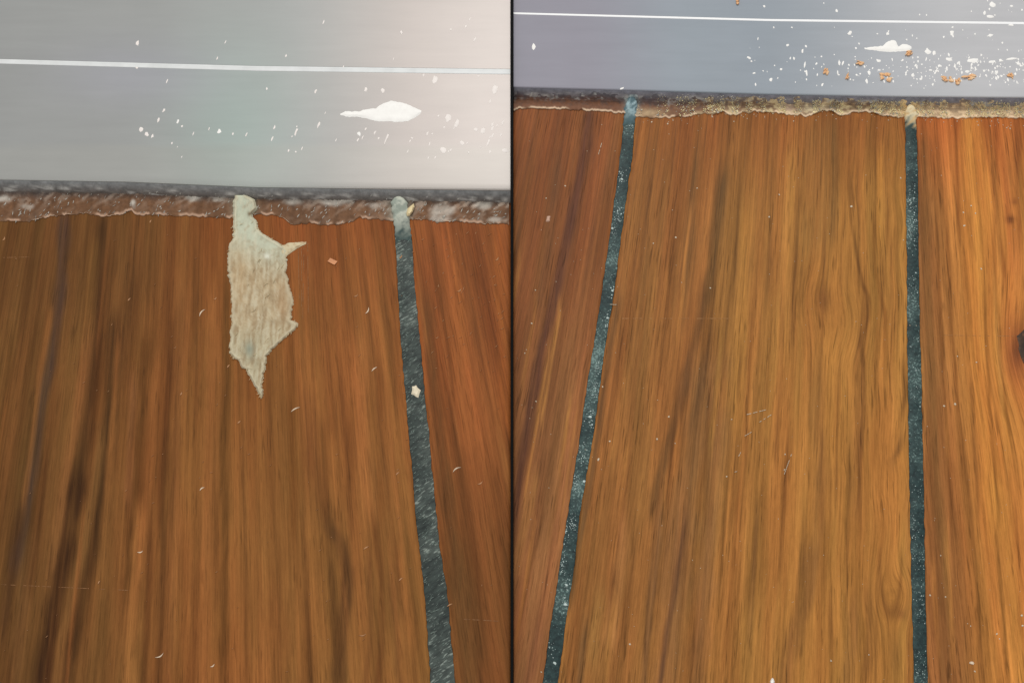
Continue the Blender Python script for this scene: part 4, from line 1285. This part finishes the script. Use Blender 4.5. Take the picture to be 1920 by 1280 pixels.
# dust caught on the seams
lots = []
CL = [(1165, 335, 20), (1152, 430, 10), (1160, 400, 25), (1139, 598, 10), (1148, 545, 8), (1119, 690, 18), (1115, 730, 22), (1107, 781, 8), (1104, 795, 6), (1092, 850, 14), (1080, 905, 16),
      (1075, 980, 20), (1062, 1000, 12), (1062, 1095, 8), (1060, 1132, 8), (1033, 1215, 8), (1183, 230, 25), (1055, 1060, 16)]
for cx_, cy_, k in CL:
    for _ in range(k * 2):
        y = random.gauss(cy_, 10)
        x = random.gauss(cx_, 4)
        x = min(max(x, float(A_l(y)) + 2), float(A_r(y)) - 2)
        r = random.uniform(.35, 1.1)
        lots.append(blob_geo(x, y, -.00012, r, r * random.uniform(.7, 1.6), random.uniform(0, 3), .00012, 5, .35))
for x, y, r in ((1106, 781, 3.4), (1139, 596, 3), (1060, 1133, 3.4), (1062, 1096, 3), (1040, 1242, 4), (1095, 902, 3.2), (1148, 428, 2.6), (1166, 336, 2.6), (1148, 545, 2.4), (1110, 796, 2)):
    lots.append(blob_geo(x, y, -.0001, r, r * .8, .4, .0003, 7, .35))
for cy_, k in ((360, 30), (380, 40), (430, 46), (460, 20), (530, 30), (750, 10), (980, 14), (1000, 10), (1045, 30), (1110, 26), (1155, 20), (1240, 30), (920, 12), (1270, 20), (560, 10), (640, 8), (700, 8)):
    for _ in range(k):
        y = random.gauss(cy_, 13)
        a_, b_ = float(B_l(y)) + 3, float(B_r(y)) - 3
        x = random.uniform(a_, b_)
        r = random.uniform(.35, 1.0)
        lots.append(blob_geo(x, y, -.00012, r, r * random.uniform(.7, 1.6), random.uniform(0, 3), .00012, 5, .35))
ds = mesh_np('dust', *join(lots), M_DUSTG)
tag(ds, 'chalky dust specks caught in the two teal black seams', 'dust', kind='stuff')
lots = []
for _ in range(420):
    y = random.uniform(450, 1285)
    a_, b_ = float(LS_l(y)) + 3, float(LS_r(y)) - 3
    x = random.uniform(a_, b_)
    lots.append(fibre_geo(x, y, -.00015, random.uniform(3, 9), math.radians(random.gauss(-38, 14)), random.uniform(-.5, .5), random.uniform(.25, .6)))
ds = mesh_np('dust', *join(lots), plain_mat('seam_fibre', (128, 142, 134), .8, .25), smooth=False)
tag(ds, 'slanting grey fibres lying in the grey green seam', 'dust', kind='stuff')

# fine scratches: shallow pale ridges
lots = []


def scratch(x0, y0, x1, y1, w, n_=24, drop=.25):
    n_ = n_ * 3
    gap = 0
    for k in range(n_):
        gap = gap - 1 if gap > 0 else (random.randint(1, 9) if random.random() < drop * .35 else 0)
        if gap > 0:
            continue
        w_ = w * random.uniform(.35, 1.1)
        t0, t1 = k / n_, (k + 1.05) / n_
        a = (x0 + (x1 - x0) * t0, y0 + (y1 - y0) * t0)
        b = (x0 + (x1 - x0) * t1, y0 + (y1 - y0) * t1)
        dx_, dy_ = b[0] - a[0], b[1] - a[1]
        L_ = math.hypot(dx_, dy_)
        nx, ny = -dy_ / L_ * w_, dx_ / L_ * w_
        vs = [P(np.float64(a[0] + nx), np.float64(a[1] + ny), .00003), P(np.float64(b[0] + nx), np.float64(b[1] + ny), .00003),
              P(np.float64(b[0]), np.float64(b[1]), .00007), P(np.float64(a[0]), np.float64(a[1]), .00007),
              P(np.float64(b[0] - nx), np.float64(b[1] - ny), .00003), P(np.float64(a[0] - nx), np.float64(a[1] - ny), .00003)]
        lots.append((vs, [(0, 1, 2, 3), (3, 2, 4, 5)]))


scratch(1146, 597, 1370, 597, .5, 40, .3)
scratch(1752, 628, 1900, 630, .4, 26, .5)
tag(mesh_np('scratch', *join(lots), M_TRAM, floor_r), kind='stuff')
lots = []
scratch(2, 1095, 240, 1106, .6, 40, .35)
scratch(870, 1160, 940, 1164, .6, 16, .3)
for xx in (559, 565, 570, 577):
    scratch(xx, 456, xx + random.uniform(-3, 3), random.uniform(560, 604), .5, 20, .25)
scratch(5, 483, 55, 482, .5, 10, .4)
tag(mesh_np('scratch', *join(lots), plain_mat('faint_scratch', (140, 98, 62), .5, .2), floor_l), kind='stuff')
